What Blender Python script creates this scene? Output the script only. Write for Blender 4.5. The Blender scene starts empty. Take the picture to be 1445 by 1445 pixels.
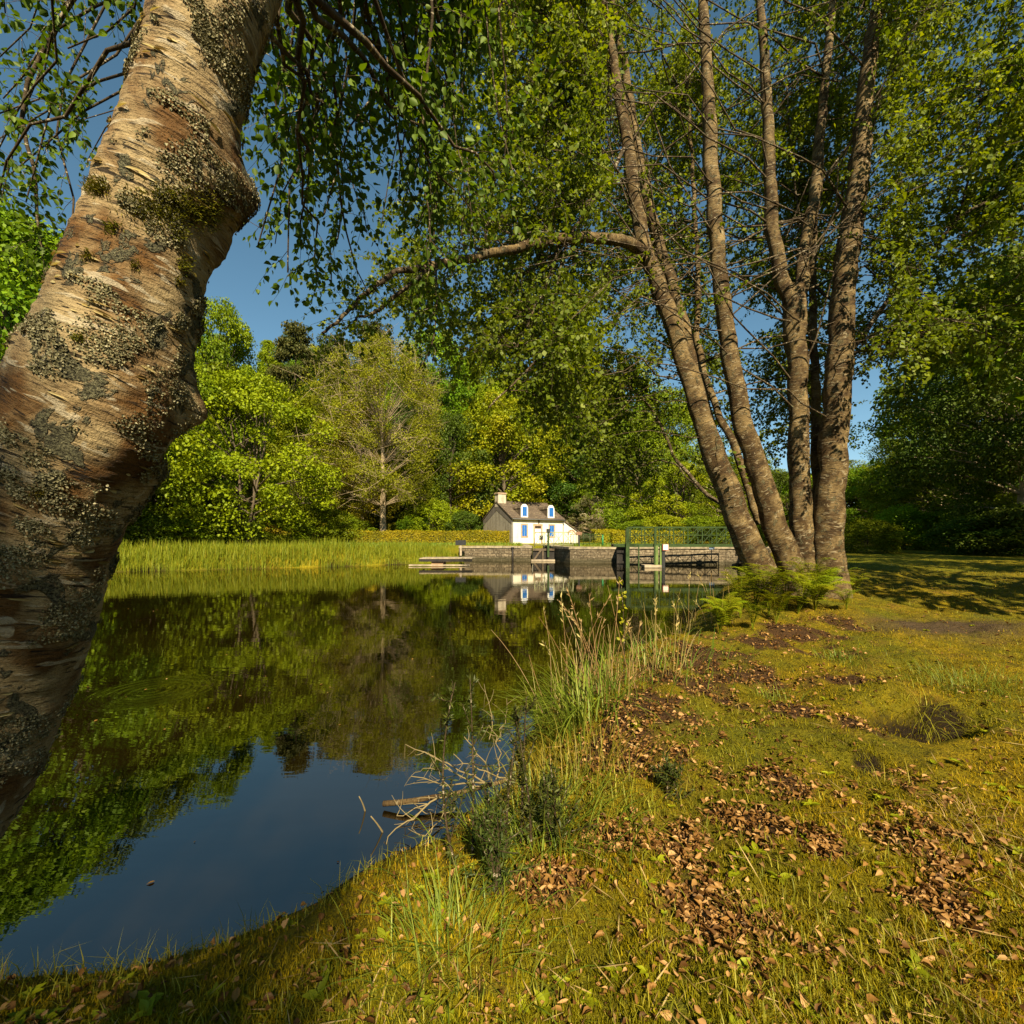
import bpy, math, random
import numpy as np
from mathutils import Vector
R = math.radians
scene = bpy.context.scene
col = scene.collection

# ------------------------------------------------------------------ camera, sky, sun, exposure
EYE = 1.64
FPX = 650.0
cam_d = bpy.data.cameras.new("camera")
cam = bpy.data.objects.new("camera", cam_d)
col.objects.link(cam)
cam.location = (0, 0, EYE)
cam.rotation_euler = (R(90), 0, 0)
cam_d.sensor_width = 36.0
cam_d.lens = 36.0 * FPX / 1445.0
cam_d.shift_y = 37.5 / 1445.0
cam_d.clip_start = 0.05
cam_d.clip_end = 3000
scene.camera = cam

SUN_EL = R(39)
SUN_AZ = R(169)          # compass style: 180 = straight behind the camera (-y)
world = bpy.data.worlds.new("World")
scene.world = world
world.use_nodes = True
wn = world.node_tree
sky = wn.nodes.new("ShaderNodeTexSky")
sky.sky_type = 'NISHITA'
sky.sun_disc = False
sky.sun_elevation = SUN_EL
sky.sun_rotation = SUN_AZ
sky.air_density = 1.0
sky.dust_density = 0.2
sky.ozone_density = 1.6
sky.altitude = 1200
hs_ = wn.nodes.new("ShaderNodeHueSaturation")
hs_.inputs["Hue"].default_value = .475
hs_.inputs["Saturation"].default_value = 1.05
wn.links.new(sky.outputs[0], hs_.inputs["Color"])
wn.links.new(hs_.outputs[0], wn.nodes["Background"].inputs[0])
wn.nodes["Background"].inputs[1].default_value = 0.056
sun_d = bpy.data.lights.new("sun", 'SUN')
sun_d.energy = 4.9
sun_d.angle = R(0.5)
sun_d.color = (1.0, 0.87, 0.62)
sun = bpy.data.objects.new("sun", sun_d)
col.objects.link(sun)
to_sun = Vector((math.sin(SUN_AZ) * math.cos(SUN_EL), math.cos(SUN_AZ) * math.cos(SUN_EL), math.sin(SUN_EL)))
sun.rotation_euler = to_sun.to_track_quat('Z', 'Y').to_euler()
sun.location = (-5, -20, 30)
vs = scene.view_settings
vs.view_transform = 'Standard'
vs.look = 'None'
vs.gamma = 1.0
vs.exposure = 1.2
scene.cycles.max_bounces = 6
scene.cycles.diffuse_bounces = 3
scene.cycles.glossy_bounces = 3
scene.cycles.transmission_bounces = 3
scene.cycles.caustics_reflective = False
scene.cycles.caustics_refractive = False

def P(px, py, d):
    """a point seen at photo pixel px,py at depth d metres"""
    return np.array([(px - 722.5) / FPX * d, d, EYE + (760.0 - py) / FPX * d])

# ------------------------------------------------------------------ numpy noise
_rs = np.random.RandomState(7)
_perm = np.tile(_rs.permutation(256), 3)
_grad = _rs.normal(size=(256, 3)); _grad /= np.linalg.norm(_grad, axis=1)[:, None]
def noise(p):
    p = np.asarray(p, float)
    i = np.floor(p).astype(int); f = p - i; i &= 255
    u = f * f * f * (f * (f * 6 - 15) + 10)
    def g(dx, dy, dz):
        h = _perm[_perm[_perm[i[:, 0] + dx] + i[:, 1] + dy] + i[:, 2] + dz]
        return (_grad[h] * (f - np.array([dx, dy, dz]))).sum(1)
    x00 = g(0,0,0) * (1-u[:,0]) + g(1,0,0) * u[:,0]
    x10 = g(0,1,0) * (1-u[:,0]) + g(1,1,0) * u[:,0]
    x01 = g(0,0,1) * (1-u[:,0]) + g(1,0,1) * u[:,0]
    x11 = g(0,1,1) * (1-u[:,0]) + g(1,1,1) * u[:,0]
    y0 = x00 * (1-u[:,1]) + x10 * u[:,1]
    y1 = x01 * (1-u[:,1]) + x11 * u[:,1]
    return (y0 * (1-u[:,2]) + y1 * u[:,2]) * 1.6
def noise2(x, y, s, off=0.0):
    return noise(np.stack([np.ravel(x) * s + off + 50, np.ravel(y) * s + 91.7 + off, np.full(np.size(x), 3.3 + off)], 1))
def sstep(a, b, x):
    t = np.clip((x - a) / (b - a), 0, 1)
    return t * t * (3 - 2 * t)
def unit(v):
    return v / np.maximum(np.linalg.norm(v, axis=-1, keepdims=True), 1e-9)

# ------------------------------------------------------------------ mesh building
class MB:
    def __init__(s):
        s.v = []; s.q = []; s.t = []; s.rnd = []; s.bk = []; s.n = 0
    def add(s, v, quads=None, tris=None, rnd=0.5, bk=None):
        v = np.asarray(v, float).reshape(-1, 3)
        if quads is not None and len(quads): s.q.append(np.asarray(quads, np.int64) + s.n)
        if tris is not None and len(tris): s.t.append(np.asarray(tris, np.int64) + s.n)
        s.v.append(v)
        s.rnd.append(np.broadcast_to(np.asarray(rnd, float), (len(v),)))
        s.bk.append(v if bk is None else np.asarray(bk, float))
        s.n += len(v)
    def box(s, lo, hi, M=None, rnd=0.5):
        x0, y0, z0 = lo; x1, y1, z1 = hi
        v = np.array([[x0,y0,z0],[x1,y0,z0],[x1,y1,z0],[x0,y1,z0],[x0,y0,z1],[x1,y0,z1],[x1,y1,z1],[x0,y1,z1]], float)
        bk = v.copy()
        if M is not None: v = M(v)
        s.add(v, quads=[[0,3,2,1],[4,5,6,7],[0,1,5,4],[1,2,6,5],[2,3,7,6],[3,0,4,7]], rnd=rnd, bk=bk)
    def bar(s, a, b, r, n=6, rnd=0.5):
        s.tube([a, b], [r, r], n, cap=True, rnd=rnd)
    def sqbar(s, a, b, w, h, up=(0, 0, 1), rnd=0.5):
        a = np.array(a, float); b = np.array(b, float); d = unit(b - a)
        up = np.array(up, float)
        if abs((d * up).sum()) > .95: up = np.array([1., 0, 0])
        sd = unit(np.cross(d, up)); u = np.cross(sd, d)
        v = []
        for p in (a, b):
            for i, j in ((-1,-1),(1,-1),(1,1),(-1,1)):
                v.append(p + sd * i * w / 2 + u * j * h / 2)
        s.add(v, quads=[[3,2,1,0],[4,5,6,7],[0,1,5,4],[1,2,6,5],[2,3,7,6],[3,0,4,7]], rnd=rnd)
    def prism(s, poly, y0, y1, M=None, rnd=0.5):
        """poly in local x,z extruded along local y"""
        n = len(poly)
        v = [[x, y0, z] for x, z in poly] + [[x, y1, z] for x, z in poly]
        v = np.array(v, float); bk = v.copy()
        if M is not None: v = M(v)
        c0 = v[:n].mean(0); c1 = v[n:].mean(0)
        k = s.n
        q = [[i, (i+1) % n, n + (i+1) % n, n + i] for i in range(n)]
        vv = np.vstack([v, c0, c1]); bb = np.vstack([bk, bk[:n].mean(0), bk[n:].mean(0)])
        t = [[2*n, (i+1) % n, i] for i in range(n)] + [[2*n+1, n+i, n+(i+1) % n] for i in range(n)]
        s.add(vv, quads=q, tris=t, rnd=rnd, bk=bb)
    def tube(s, pts, rad, n=6, cap=False, rnd=0.5, s0=0.0):
        pts = np.asarray(pts, float); rad = np.asarray(rad, float); m = len(pts)
        tg = np.gradient(pts, axis=0); tg = unit(tg)
        ref = np.array([1., 0, 0]) if abs(tg[0][0]) < .8 else np.array([0, 1., 0])
        u = unit(np.cross(tg[0], ref))
        U = np.zeros((m, 3)); U[0] = u
        for i in range(1, m):
            u = u - tg[i] * (u * tg[i]).sum(); u = unit(u); U[i] = u
        V = np.cross(tg, U)
        a = np.linspace(0, 2 * np.pi, n, endpoint=False)
        ca, sa = np.cos(a), np.sin(a)
        v = pts[:, None] + rad[:, None, None] * (ca[None, :, None] * U[:, None] + sa[None, :, None] * V[:, None])
        ln = s0 + np.concatenate([[0], np.cumsum(np.linalg.norm(np.diff(pts, axis=0), axis=1))])
        bk = np.stack([rad[:, None] * ca[None], rad[:, None] * sa[None], np.broadcast_to(ln[:, None], (m, n))], 2)
        idx = np.arange(m * n).reshape(m, n)
        nx = np.roll(idx, -1, axis=1)
        q = np.stack([idx[:-1], nx[:-1], nx[1:], idx[1:]], 2).reshape(-1, 4)
        v = v.reshape(-1, 3); bk = bk.reshape(-1, 3); t = None
        if cap:
            v = np.vstack([v, pts[0], pts[-1]]); bk = np.vstack([bk, [0, 0, ln[0]], [0, 0, ln[-1]]])
            a0 = m * n
            t = [[a0, nx[0][i], idx[0][i]] for i in range(n)] + [[a0 + 1, idx[-1][i], nx[-1][i]] for i in range(n)]
        s.add(v, quads=q, tris=t, rnd=rnd, bk=bk)
    def leaf4(s, C, D, N, L, W, rnd):
        S = unit(np.cross(D, N)); L = np.asarray(L)[:, None]; W = np.asarray(W)[:, None]
        n = len(C)
        v = np.stack([C, C + D * L * .45 + S * W * .5, C + D * L, C + D * L * .45 - S * W * .5], 1).reshape(-1, 3)
        s.add(v, quads=np.arange(4 * n).reshape(n, 4), rnd=np.repeat(rnd, 4))
    def leaf6(s, C, D, N, L, W, rnd, fold=.16):
        S = unit(np.cross(D, N)); NN = np.cross(S, D)
        L = np.asarray(L)[:, None]; W = np.asarray(W)[:, None]; n = len(C)
        f = NN * W * fold
        v = np.stack([C, C + D*L*.22 + S*W*.42 + f, C + D*L*.55 + S*W*.42 + f, C + D*L - NN * L * .08,
                      C + D*L*.55 - S*W*.42 + f, C + D*L*.22 - S*W*.42 + f], 1).reshape(-1, 3)
        k = np.arange(n)[:, None] * 6
        q = np.concatenate([k + np.array([[0,1,2,3]]), k + np.array([[0,3,4,5]])])
        s.add(v, quads=q, rnd=np.repeat(rnd, 6))
    def blades(s, B, D, L, W, bend, rnd, seg=3):
        """grass: B base, D horizontal lean direction, L length, W width, bend 0..1"""
        n = len(B); L = np.asarray(L)[:, None]; W = np.asarray(W)[:, None]; bend = np.asarray(bend)[:, None]
        D = D.copy(); D[:, 2] = 0; D = unit(D)
        S = np.stack([-D[:, 1], D[:, 0], np.zeros(n)], 1)
        Z = np.array([[0, 0, 1.]])
        rows = []
        for i in range(seg + 1):
            t = i / seg
            ang = bend * (0.25 + 1.35 * t)
            c = B + L * t * (Z * np.cos(ang * .8) + D * np.sin(ang * .8))
            w = W * (1 - t) ** .7 * (.75 + .5 * t)
            if i < seg:
                rows += [c - S * w * .5, c + S * w * .5]
            else:
                rows += [c]
        v = np.stack(rows, 1).reshape(-1, 3); m = 2 * seg + 1
        k = np.arange(n)[:, None] * m
        q = np.concatenate([k + np.array([[2*i, 2*i+1, 2*i+3, 2*i+2]]) for i in range(seg - 1)]) if seg > 1 else None
        t = k + np.array([[2*seg-2, 2*seg-1, 2*seg]])
        s.add(v, quads=q, tris=t, rnd=np.repeat(rnd, m))
    def build(s, name, mat, parent=None, smooth=True, local=False):
        me = bpy.data.meshes.new(name)
        v = np.concatenate(s.v)
        if parent is not None and not local:
            off = np.array(parent.location); p = parent.parent
            while p is not None: off = off + np.array(p.location); p = p.parent
            v = v - off
        nq = sum(len(x) for x in s.q); nt = sum(len(x) for x in s.t)
        loops = np.concatenate([x.ravel() for x in s.q] + [x.ravel() for x in s.t]).astype(np.int32)
        tot = np.concatenate([np.full(nq, 4), np.full(nt, 3)]).astype(np.int32)
        st = np.concatenate([[0], np.cumsum(tot)[:-1]]).astype(np.int32)
        me.vertices.add(len(v)); me.vertices.foreach_set("co", v.ravel().astype(np.float32))
        me.loops.add(len(loops)); me.loops.foreach_set("vertex_index", loops)
        me.polygons.add(len(tot)); me.polygons.foreach_set("loop_start", st); me.polygons.foreach_set("loop_total", tot)
        me.polygons.foreach_set("use_smooth", np.full(len(tot), bool(smooth)))
        a = me.attributes.new("rnd", 'FLOAT', 'POINT'); a.data.foreach_set("value", np.concatenate(s.rnd).astype(np.float32))
        b = me.attributes.new("bk", 'FLOAT_VECTOR', 'POINT'); b.data.foreach_set("vector", np.concatenate(s.bk).ravel().astype(np.float32))
        me.update(calc_edges=True)
        me.materials.append(mat)
        o = bpy.data.objects.new(name, me)
        col.objects.link(o)
        if parent is not None: o.parent = parent
        return o

def tag(o, label=None, cat=None, group=None, kind=None):
    if label: o["label"] = label
    if cat: o["category"] = cat
    if group: o["group"] = group
    if kind: o["kind"] = kind
    return o
def thing(name, loc, label, cat, group=None, rz=0):
    o = bpy.data.objects.new(name, None)
    o.empty_display_size = .1
    col.objects.link(o)
    o.location = [float(c) for c in loc]; o.rotation_euler = (0, 0, rz)
    return tag(o, label, cat, group)
def copy_tree(o, parent=None):
    c = o.copy(); col.objects.link(c); c.parent = parent
    for ch in list(o.children): copy_tree(ch, c)
    return c

# ------------------------------------------------------------------ materials
def mat_new(name):
    m = bpy.data.materials.new(name); m.use_nodes = True
    t = m.node_tree; t.nodes.clear()
    out = t.nodes.new("ShaderNodeOutputMaterial")
    return m, t, out
class N:
    def __init__(s, t): s.t = t
    def n(s, typ, **kw):
        x = s.t.nodes.new("ShaderNode" + typ)
        for k, v in kw.items():
            if k.startswith("i_"):
                key = k[2:]; key = int(key) if key.isdigit() else key.replace("_", " ")
                if hasattr(v, "is_output") or isinstance(v, bpy.types.NodeSocket): s.t.links.new(v, x.inputs[key])
                else: x.inputs[key].default_value = v
            else: setattr(x, k, v)
        return x
    def noise(s, vec, scale, detail=4, rough=.55, dist=0):
        return s.n("TexNoise", i_Vector=vec, i_Scale=scale, i_Detail=detail, i_Roughness=rough, i_Distortion=dist).outputs["Fac"]
    def ramp(s, fac, stops, interp='LINEAR'):
        r = s.n("ValToRGB", i_Fac=fac); cr = r.color_ramp; cr.interpolation = interp
        while len(cr.elements) < len(stops): cr.elements.new(.5)
        for e, (p, c) in zip(cr.elements, stops):
            e.position = p
            e.color = (c, c, c, 1) if isinstance(c, (int, float)) else (*c, 1)
        return r.outputs["Color"]
    def mix(s, fac, a, b, blend='MIX'):
        x = s.n("Mix", data_type='RGBA', blend_type=blend)
        for sock, val in ((x.inputs["Factor"], fac), (x.inputs[6], a), (x.inputs[7], b)):
            if isinstance(val, bpy.types.NodeSocket): s.t.links.new(val, sock)
            elif isinstance(val, (int, float)): sock.default_value = val
            else: sock.default_value = (*val, 1)
        return x.outputs[2]
    def math(s, op, a, b=0.0, c=0.0):
        x = s.n("Math", operation=op)
        for i, v in enumerate((a, b, c)):
            if isinstance(v, bpy.types.NodeSocket): s.t.links.new(v, x.inputs[i])
            else: x.inputs[i].default_value = v
        return x.outputs[0]
    def scale(s, vec, sc):
        return s.n("Vectorx".replace("x", "Math"), operation='MULTIPLY', i_0=vec, i_1=sc).outputs[0]
    def attr(s, name, out="Vector"):
        return s.n("Attribute", attribute_name=name).outputs[out]
    def bump(s, h, strength, dist=.02, normal=None):
        b = s.n("Bump", i_Height=h, i_Strength=strength, i_Distance=dist)
        if normal is not None: s.t.links.new(normal, b.inputs["Normal"])
        return b.outputs[0]
    def pbsdf(s, base, rough=.7, normal=None, spec=.3, **kw):
        b = s.n("BsdfPrincipled")
        for key, val in (("Base Color", base), ("Roughness", rough), ("Specular IOR Level", spec)):
            if isinstance(val, bpy.types.NodeSocket): s.t.links.new(val, b.inputs[key])
            elif isinstance(val, (int, float)): b.inputs[key].default_value = val
            else: b.inputs[key].default_value = (*val, 1)
        if normal is not None: s.t.links.new(normal, b.inputs["Normal"])
        for k, v in kw.items(): b.inputs[k.replace("_", " ")].default_value = v
        return b.outputs[0]
    def out(s, shader):
        s.t.links.new(shader, s.t.nodes["Material Output"].inputs["Surface"])
    def pos(s): return s.n("NewGeometry").outputs["Position"]
    def obj(s): return s.n("TexCoord").outputs["Object"]

def leaf_mat(name, cols, trans=.35, gloss=.04, patch=None, tcol=(1.25, 1.15, .5), hv=.12):
    """cols: ramp of leaf colours over the per-leaf random number; each tree shifts a little"""
    m, t, o = mat_new(name); k = N(t)
    rnd = k.attr("rnd", "Fac")
    c = k.ramp(rnd, [(i / max(1, len(cols) - 1), x) for i, x in enumerate(cols)])
    if patch:                                       # clumps of younger, yellower leaves
        nz = k.noise(k.obj(), patch[0], 2)
        c = k.mix(k.ramp(nz, [(.42, 0.), (.62, 1.)]), c, k.mix(1, c, patch[1], 'MULTIPLY'))
    oi = k.n("ObjectInfo").outputs["Random"]
    hs = k.n("HueSaturation", i_Color=c)
    t.links.new(k.math('MULTIPLY_ADD', oi, .05, .475), hs.inputs["Hue"])
    t.links.new(k.math('MULTIPLY_ADD', oi, hv * 2, 1 - hv), hs.inputs["Value"])
    c = hs.outputs[0]
    d = k.n("BsdfDiffuse", i_Color=c).outputs[0]
    tr = k.n("BsdfTranslucent", i_Color=k.mix(1, c, tcol, 'MULTIPLY')).outputs[0]
    mx = k.n("MixShader", i_0=trans, i_1=d, i_2=tr).outputs[0]
    if gloss > 0:
        g = k.n("BsdfGlossy", i_Roughness=.55, i_Color=k.mix(.5, c, (.8, .8, .6))).outputs[0]
        mx = k.n("MixShader", i_0=gloss, i_1=mx, i_2=g).outputs[0]
    k.out(mx)
    return m

def plain(name, c, rough=.6, var=.25, sc=6., bump=.0, spec=.3, metal=0.):
    m, t, o = mat_new(name); k = N(t)
    nz = k.noise(k.obj(), sc, 5)
    cc = k.mix(k.ramp(nz, [(.3, 0.), (.7, 1.)]), [x * (1 - var) for x in c], [min(1, x * (1 + var)) for x in c])
    nb = k.bump(k.noise(k.obj(), sc * 6, 4), bump, .01) if bump else None
    k.out(k.pbsdf(cc, rough, nb, spec, Metallic=metal))
    return m

def bark_mat(name, pale, tan, dark, lichen, pale_amt=.5, lich_amt=.5, sc=1.0, bstr=.8, soft=.16, white=(.42, .35, .23)):
    m, t, o = mat_new(name); k = N(t)
    b = k.attr("bk")
    w = k.noise(k.scale(b, (5 * sc, 5 * sc, 5 * sc)), 1.0, 5)
    bw = k.n("VectorMath", operation='ADD', i_0=b).outputs[0]
    st = k.noise(k.scale(b, (5 * sc, 5 * sc, 34 * sc)), 1.0, 6, .62, .6)       # bands round the stem
    st2 = k.noise(k.scale(b, (11 * sc, 11 * sc, 90 * sc)), 1.0, 4, .6, .4)     # fine peeling lines
    fine = k.noise(b, 120 * sc, 4, .65)
    big = k.noise(b, 3.2 * sc, 4, .6, .3)
    c = k.mix(k.ramp(st, [(.36, 0.), (.60, 1.)]), tan, [x * .62 for x in tan])
    c = k.mix(k.ramp(big, [(.56 - .3 * pale_amt, 0.), (.56 - .3 * pale_amt + soft, 1.)]), c, pale)
    c = k.mix(k.ramp(st2, [(.56, 0.), (.68, .85)]), c, dark)
    c = k.mix(k.ramp(st, [(.63, 0.), (.72, .8)]), c, dark)
    le = k.noise(k.scale(b, (8 * sc, 8 * sc, 62 * sc)), 1.0, 2, .45, .15)      # lenticels: short dark dashes across the stem
    lem = k.ramp(le, [(.655, 0.), (.675, 1.)])
    c = k.mix(k.math('MULTIPLY', lem, .9), c, [x * .7 for x in dark])
    pe = k.noise(k.scale(b, (6 * sc, 6 * sc, 26 * sc)), 1.0, 3, .5, .9)       # paler peeled paper
    c = k.mix(k.ramp(pe, [(.60, 0.), (.635, .75)]), c, white)
    lm = k.noise(b, 6.5 * sc, 5, .65, .5)
    lmask = k.ramp(lm, [(.66 - .16 * lich_amt, 0.), (.69 - .16 * lich_amt, 1.)])
    lc = k.mix(k.ramp(fine, [(.40, 0.), (.56, 1.)]), [x * .28 for x in lichen], lichen)
    c = k.mix(lmask, c, lc)
    sp = k.noise(b, 9.0 * sc, 2, .4, .2)
    c = k.mix(k.ramp(sp, [(.70, 0.), (.72, .8)]), c, white)
    c = k.mix(k.ramp(fine, [(.3, .35), (.55, 0.)]), c, dark)
    h = k.math('ADD', k.math('ADD', k.math('MULTIPLY', st2, .5), k.math('SUBTRACT', k.math('MULTIPLY', pe, .8), k.math('MULTIPLY', lem, .45))), k.math('ADD', k.math('MULTIPLY', fine, .45), k.math('MULTIPLY', k.math('MULTIPLY', lmask, fine), 1.2)))
    k.out(k.pbsdf(c, .8, k.bump(h, bstr, .012 / sc), .25))
    return m

MAT = {}
MAT['bark_near'] = bark_mat('near birch bark', (.33, .24, .115), (.15, .07, .015), (.015, .007, .002), (.22, .20, .105), .56, .60, 1.25, 1.6)
MAT['bark_clump'] = bark_mat('clump birch bark', (.27, .185, .075), (.075, .041, .012), (.008, .005, .002), (.20, .165, .08), .46, .46, 1.5, 1.8, .30, (.30, .24, .14))  # pale bark; its broad soft patches also paint in dappled sun
MAT['bark_branch'] = bark_mat('branch bark', (.10, .07, .035), (.055, .034, .014), (.02, .012, .006), (.16, .15, .08), .3, .3, 1.5, .6)
MAT['bark_far'] = plain('woodland bark', (.10, .075, .045), .9, .5, 3)
MAT['bark_pale'] = plain('pale woodland bark', (.33, .25, .15), .9, .35, 3)
MAT['twig_tan'] = plain('tan twigs', (.20, .15, .065), .9, .3, 2)
MAT['leaf_birch'] = leaf_mat('birch leaves', [(.06, .12, .004), (.11, .19, .005), (.18, .27, .007)], .55, .05, (.35, (1.5, 1.35, .8)))
MAT['leaf_birch_near'] = leaf_mat('near birch leaves', [(.05, .085, .003), (.088, .135, .004), (.14, .195, .007)], .5, .05)
MAT['leaf_bright'] = leaf_mat('bright spring leaves', [(.14, .21, .004), (.21, .29, .005), (.30, .38, .008)], .3, .03, (.25, (.8, .85, .8)))
MAT['leaf_mid'] = leaf_mat('mid green leaves', [(.075, .125, .004), (.125, .185, .005), (.20, .265, .007)], .3, .03, (.2, (1.35, 1.2, .8)))
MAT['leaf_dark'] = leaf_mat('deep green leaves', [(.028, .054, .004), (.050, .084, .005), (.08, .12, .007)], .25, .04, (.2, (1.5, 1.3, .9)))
MAT['leaf_yellow'] = leaf_mat('yellow spring leaves', [(.18, .205, .004), (.26, .28, .005), (.36, .36, .008)], .3, .03, (.22, (.7, .85, .8)))
MAT['leaf_olive'] = leaf_mat('olive budding leaves', [(.15, .16, .008), (.21, .21, .010), (.29, .275, .014)], .3, .02)
MAT['leaf_pine'] = leaf_mat('pine needles', [(.035, .045, .010), (.055, .06, .012), (.10, .085, .018)], .15, .03)
MAT['leaf_hedge'] = leaf_mat('hedge leaves', [(.20, .20, .004), (.31, .28, .005), (.44, .36, .008)], .25, .04, (.6, (.75, .8, .8)))
MAT['blossom'] = leaf_mat('pale blossom', [(.10, .115, .01), (.14, .15, .015), (.24, .2, .07), (.60, .48, .34), (.78, .66, .52)], .2, .0)
MAT['fern'] = leaf_mat('fern fronds', [(.15, .18, .004), (.23, .26, .005), (.32, .34, .008)], .35, .04)
MAT['grass'] = leaf_mat('bank grass', [(.13, .135, .006), (.22, .20, .008), (.38, .30, .03)], .35, .05)
MAT['grass_fresh'] = leaf_mat('fresh grass', [(.09, .15, .010), (.15, .22, .015), (.24, .28, .03)], .35, .06)
MAT['reed'] = leaf_mat('reed blades', [(.11, .17, .010), (.19, .25, .012), (.30, .31, .02)], .35, .03)
MAT['dry'] = leaf_mat('dry stalks', [(.26, .16, .05), (.36, .24, .08), (.45, .33, .14)], .2, .05)
MAT['gorse'] = leaf_mat('gorse spines', [(.022, .032, .005), (.038, .05, .006), (.07, .08, .010)], .15, .05)
MAT['litter'] = leaf_mat('fallen leaves', [(.07, .03, .008), (.16, .075, .017), (.26, .135, .030), (.46, .27, .10)], .12, .04)
MAT['moss'] = leaf_mat('moss', [(.14, .098, .003), (.26, .178, .004), (.42, .265, .006)], .3, .02, (1.1, (.72, .90, .9)))
MAT['lichen'] = leaf_mat('lichen flakes', [(.07, .064, .028), (.20, .185, .09), (.38, .35, .20)], .05, .02)
MAT['trunk_moss'] = leaf_mat('bark moss', [(.055, .06, .006), (.11, .105, .010), (.18, .15, .015)], .2, .0)
MAT['peel'] = leaf_mat('peeling birch paper', [(.10, .05, .014), (.30, .19, .075), (.46, .35, .19)], .25, .04)

# ------------------------------------------------------------------ ground and water
WATER = np.array([(-80, 1.0), (-14, 1.9), (-4, 1.75), (-2.0, 1.62), (-1.35, 1.72), (-.85, 1.95), (-.42, 2.35), (-.12, 3.1), (.26, 4.3),
    (1.0, 5.5), (2.2, 6.6), (3.3, 8.6), (5.0, 11.5), (7.6, 15), (11, 21), (13.9, 26.5), (14.5, 29.3), (6.9, 29.3), (7.5, 31.9), (4.4, 31.9),
    (3.7, 34.2), (3.7, 47), (1.5, 47), (1.4, 34.9), (-3.8, 35.3), (-4.6, 31.5), (-10, 27), (-19, 23), (-30, 19), (-60, 13), (-80, 11)], float)
def shore(x, y):
    """signed distance to the water's edge, positive on land"""
    x = np.ravel(x); y = np.ravel(y)
    best = np.full(x.shape, 1e9); inside = np.zeros(x.shape, bool)
    n = len(WATER)
    for i in range(n):
        ax, ay = WATER[i]; bx, by = WATER[(i + 1) % n]
        ex, ey = bx - ax, by - ay
        t = np.clip(((x - ax) * ex + (y - ay) * ey) / (ex * ex + ey * ey), 0, 1)
        best = np.minimum(best, (x - ax - t * ex) ** 2 + (y - ay - t * ey) ** 2)
        c = ((ay > y) != (by > y))
        inside ^= c & (x < (bx - ax) * (y - ay) / (by - ay + 1e-12) + ax)
    d = np.sqrt(best)
    return np.where(inside, -d, d)
def hill(x, y):
    a = sstep(60, 125, y) * 24 * (1 - .8 * sstep(6, 40, x))
    b = sstep(30, 75, -x) * sstep(20, 45, y) * 9
    return a + b
def height(x, y):
    x = np.ravel(np.asarray(x, float)); y = np.ravel(np.asarray(y, float))
    sd = shore(x, y) + .16 * noise2(x, y, 1.3) * (y < 20)
    land = np.interp(y, [-3, 1.5, 4, 7.5, 11, 14, 28, 45], [.46, .42, .50, .66, .80, .92, 1.06, 1.09])
    near = 1 - sstep(9, 22, y)
    land = land + near * (.065 * noise2(x, y, .9) + .055 * noise2(x, y, 2.4, 5) + .030 * noise2(x, y, 6, 9) + .014 * noise2(x, y, 13, 19) * (y < 8)) + .10 * noise2(x, y, .12, 3) * sstep(3, 9, sd)
    land = land + .13 * np.exp(-((x - 3.9) ** 2 + (y - 7.6) ** 2) / 1.6) + .06 * np.exp(-((x + 1.9) ** 2 + (y - 1.3) ** 2) / .25)
    for hx, hy, hr, hd in ((2.62, 2.95, .26, .30), (2.95, 3.08, .20, .18), (1.90, 2.42, .10, .10), (1.2, 3.1, .3, .04), (2.4, 1.7, .12, .06)):
        land = land - hd * np.exp(-((x - hx) ** 2 + 2.2 * (y - hy) ** 2) / hr ** 2)
    land = land + .07 * np.exp(-((x - 2.75) ** 2 + 3 * (y - 3.35) ** 2) / .12)
    w = np.where(y > 27, .45, np.where(y < 12, 1.15, 1.6))
    w = np.where((y > 18) & (x < -2), 2.6, w)
    s = np.clip(sd / w, 0, 1); s = .22 * sstep(0, .1, s) + .78 * np.sin(s * np.pi / 2)
    return np.where(sd > 0, land * s, -.9 * sstep(0, 1.8, -sd)) + hill(x, y)
def H(x, y): return float(height([x], [y])[0])
def G(px, py, dmin=.8, dmax=60):
    """where the sight line through photo pixel px,py meets the ground"""
    d = np.geomspace(dmin, dmax, 900)
    x = (px - 722.5) / FPX * d; z = EYE + (760.0 - py) / FPX * d
    h = np.maximum(height(x, d), 0)
    i = np.argmax(z < h) if (z < h).any() else len(d) - 1
    return np.array([x[i], d[i], h[i]])
def axis(lo, hi, step, far, grow=1.12):
    a = list(np.arange(lo, hi, step)); s = step
    while a[-1] < far: s *= grow; a.append(a[-1] + s)
    s = step
    while a[0] > -far: s *= grow; a.insert(0, a[0] - s)
    return np.array(a)
gx = axis(-3.0, 7.5, .045, 420); gy = axis(.5, 9.5, .045, 420)
X, Y = np.meshgrid(gx, gy)
Z = height(X, Y)
xx, yy = X.ravel(), Y.ravel()
sdg = shore(xx, yy)
LIT = [(930, 1000, .55), (1000, 935, .6), (1080, 905, .6), (880, 1060, .34), (960, 965, .5), (1130, 890, .5), (1190, 965, .25), (1120, 1000, .2), (1110, 1115, .17), (1060, 1165, .2), (1230, 1030, .2),
       (1290, 1110, .16), (1160, 1185, .14), (950, 1195, .16), (870, 1180, .16), (1185, 880, .4), (1290, 1200, .2), (780, 1250, .14), (1000, 1290, .14), (1330, 1290, .12)]
LITP = [(G(a, b), r) for a, b, r in LIT]
def litter(x, y):
    m = np.zeros(np.size(x)); x = np.ravel(x); y = np.ravel(y)
    for p, r in LITP: m = np.maximum(m, np.exp(-((x - p[0]) ** 2 + (y - p[1]) ** 2) / (r * r)))
    return np.clip(m * 1.2 + .6 * noise2(x, y, 2.6, 21) + .5 * noise2(x, y, 8, 2) - .33, 0, 1)
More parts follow.
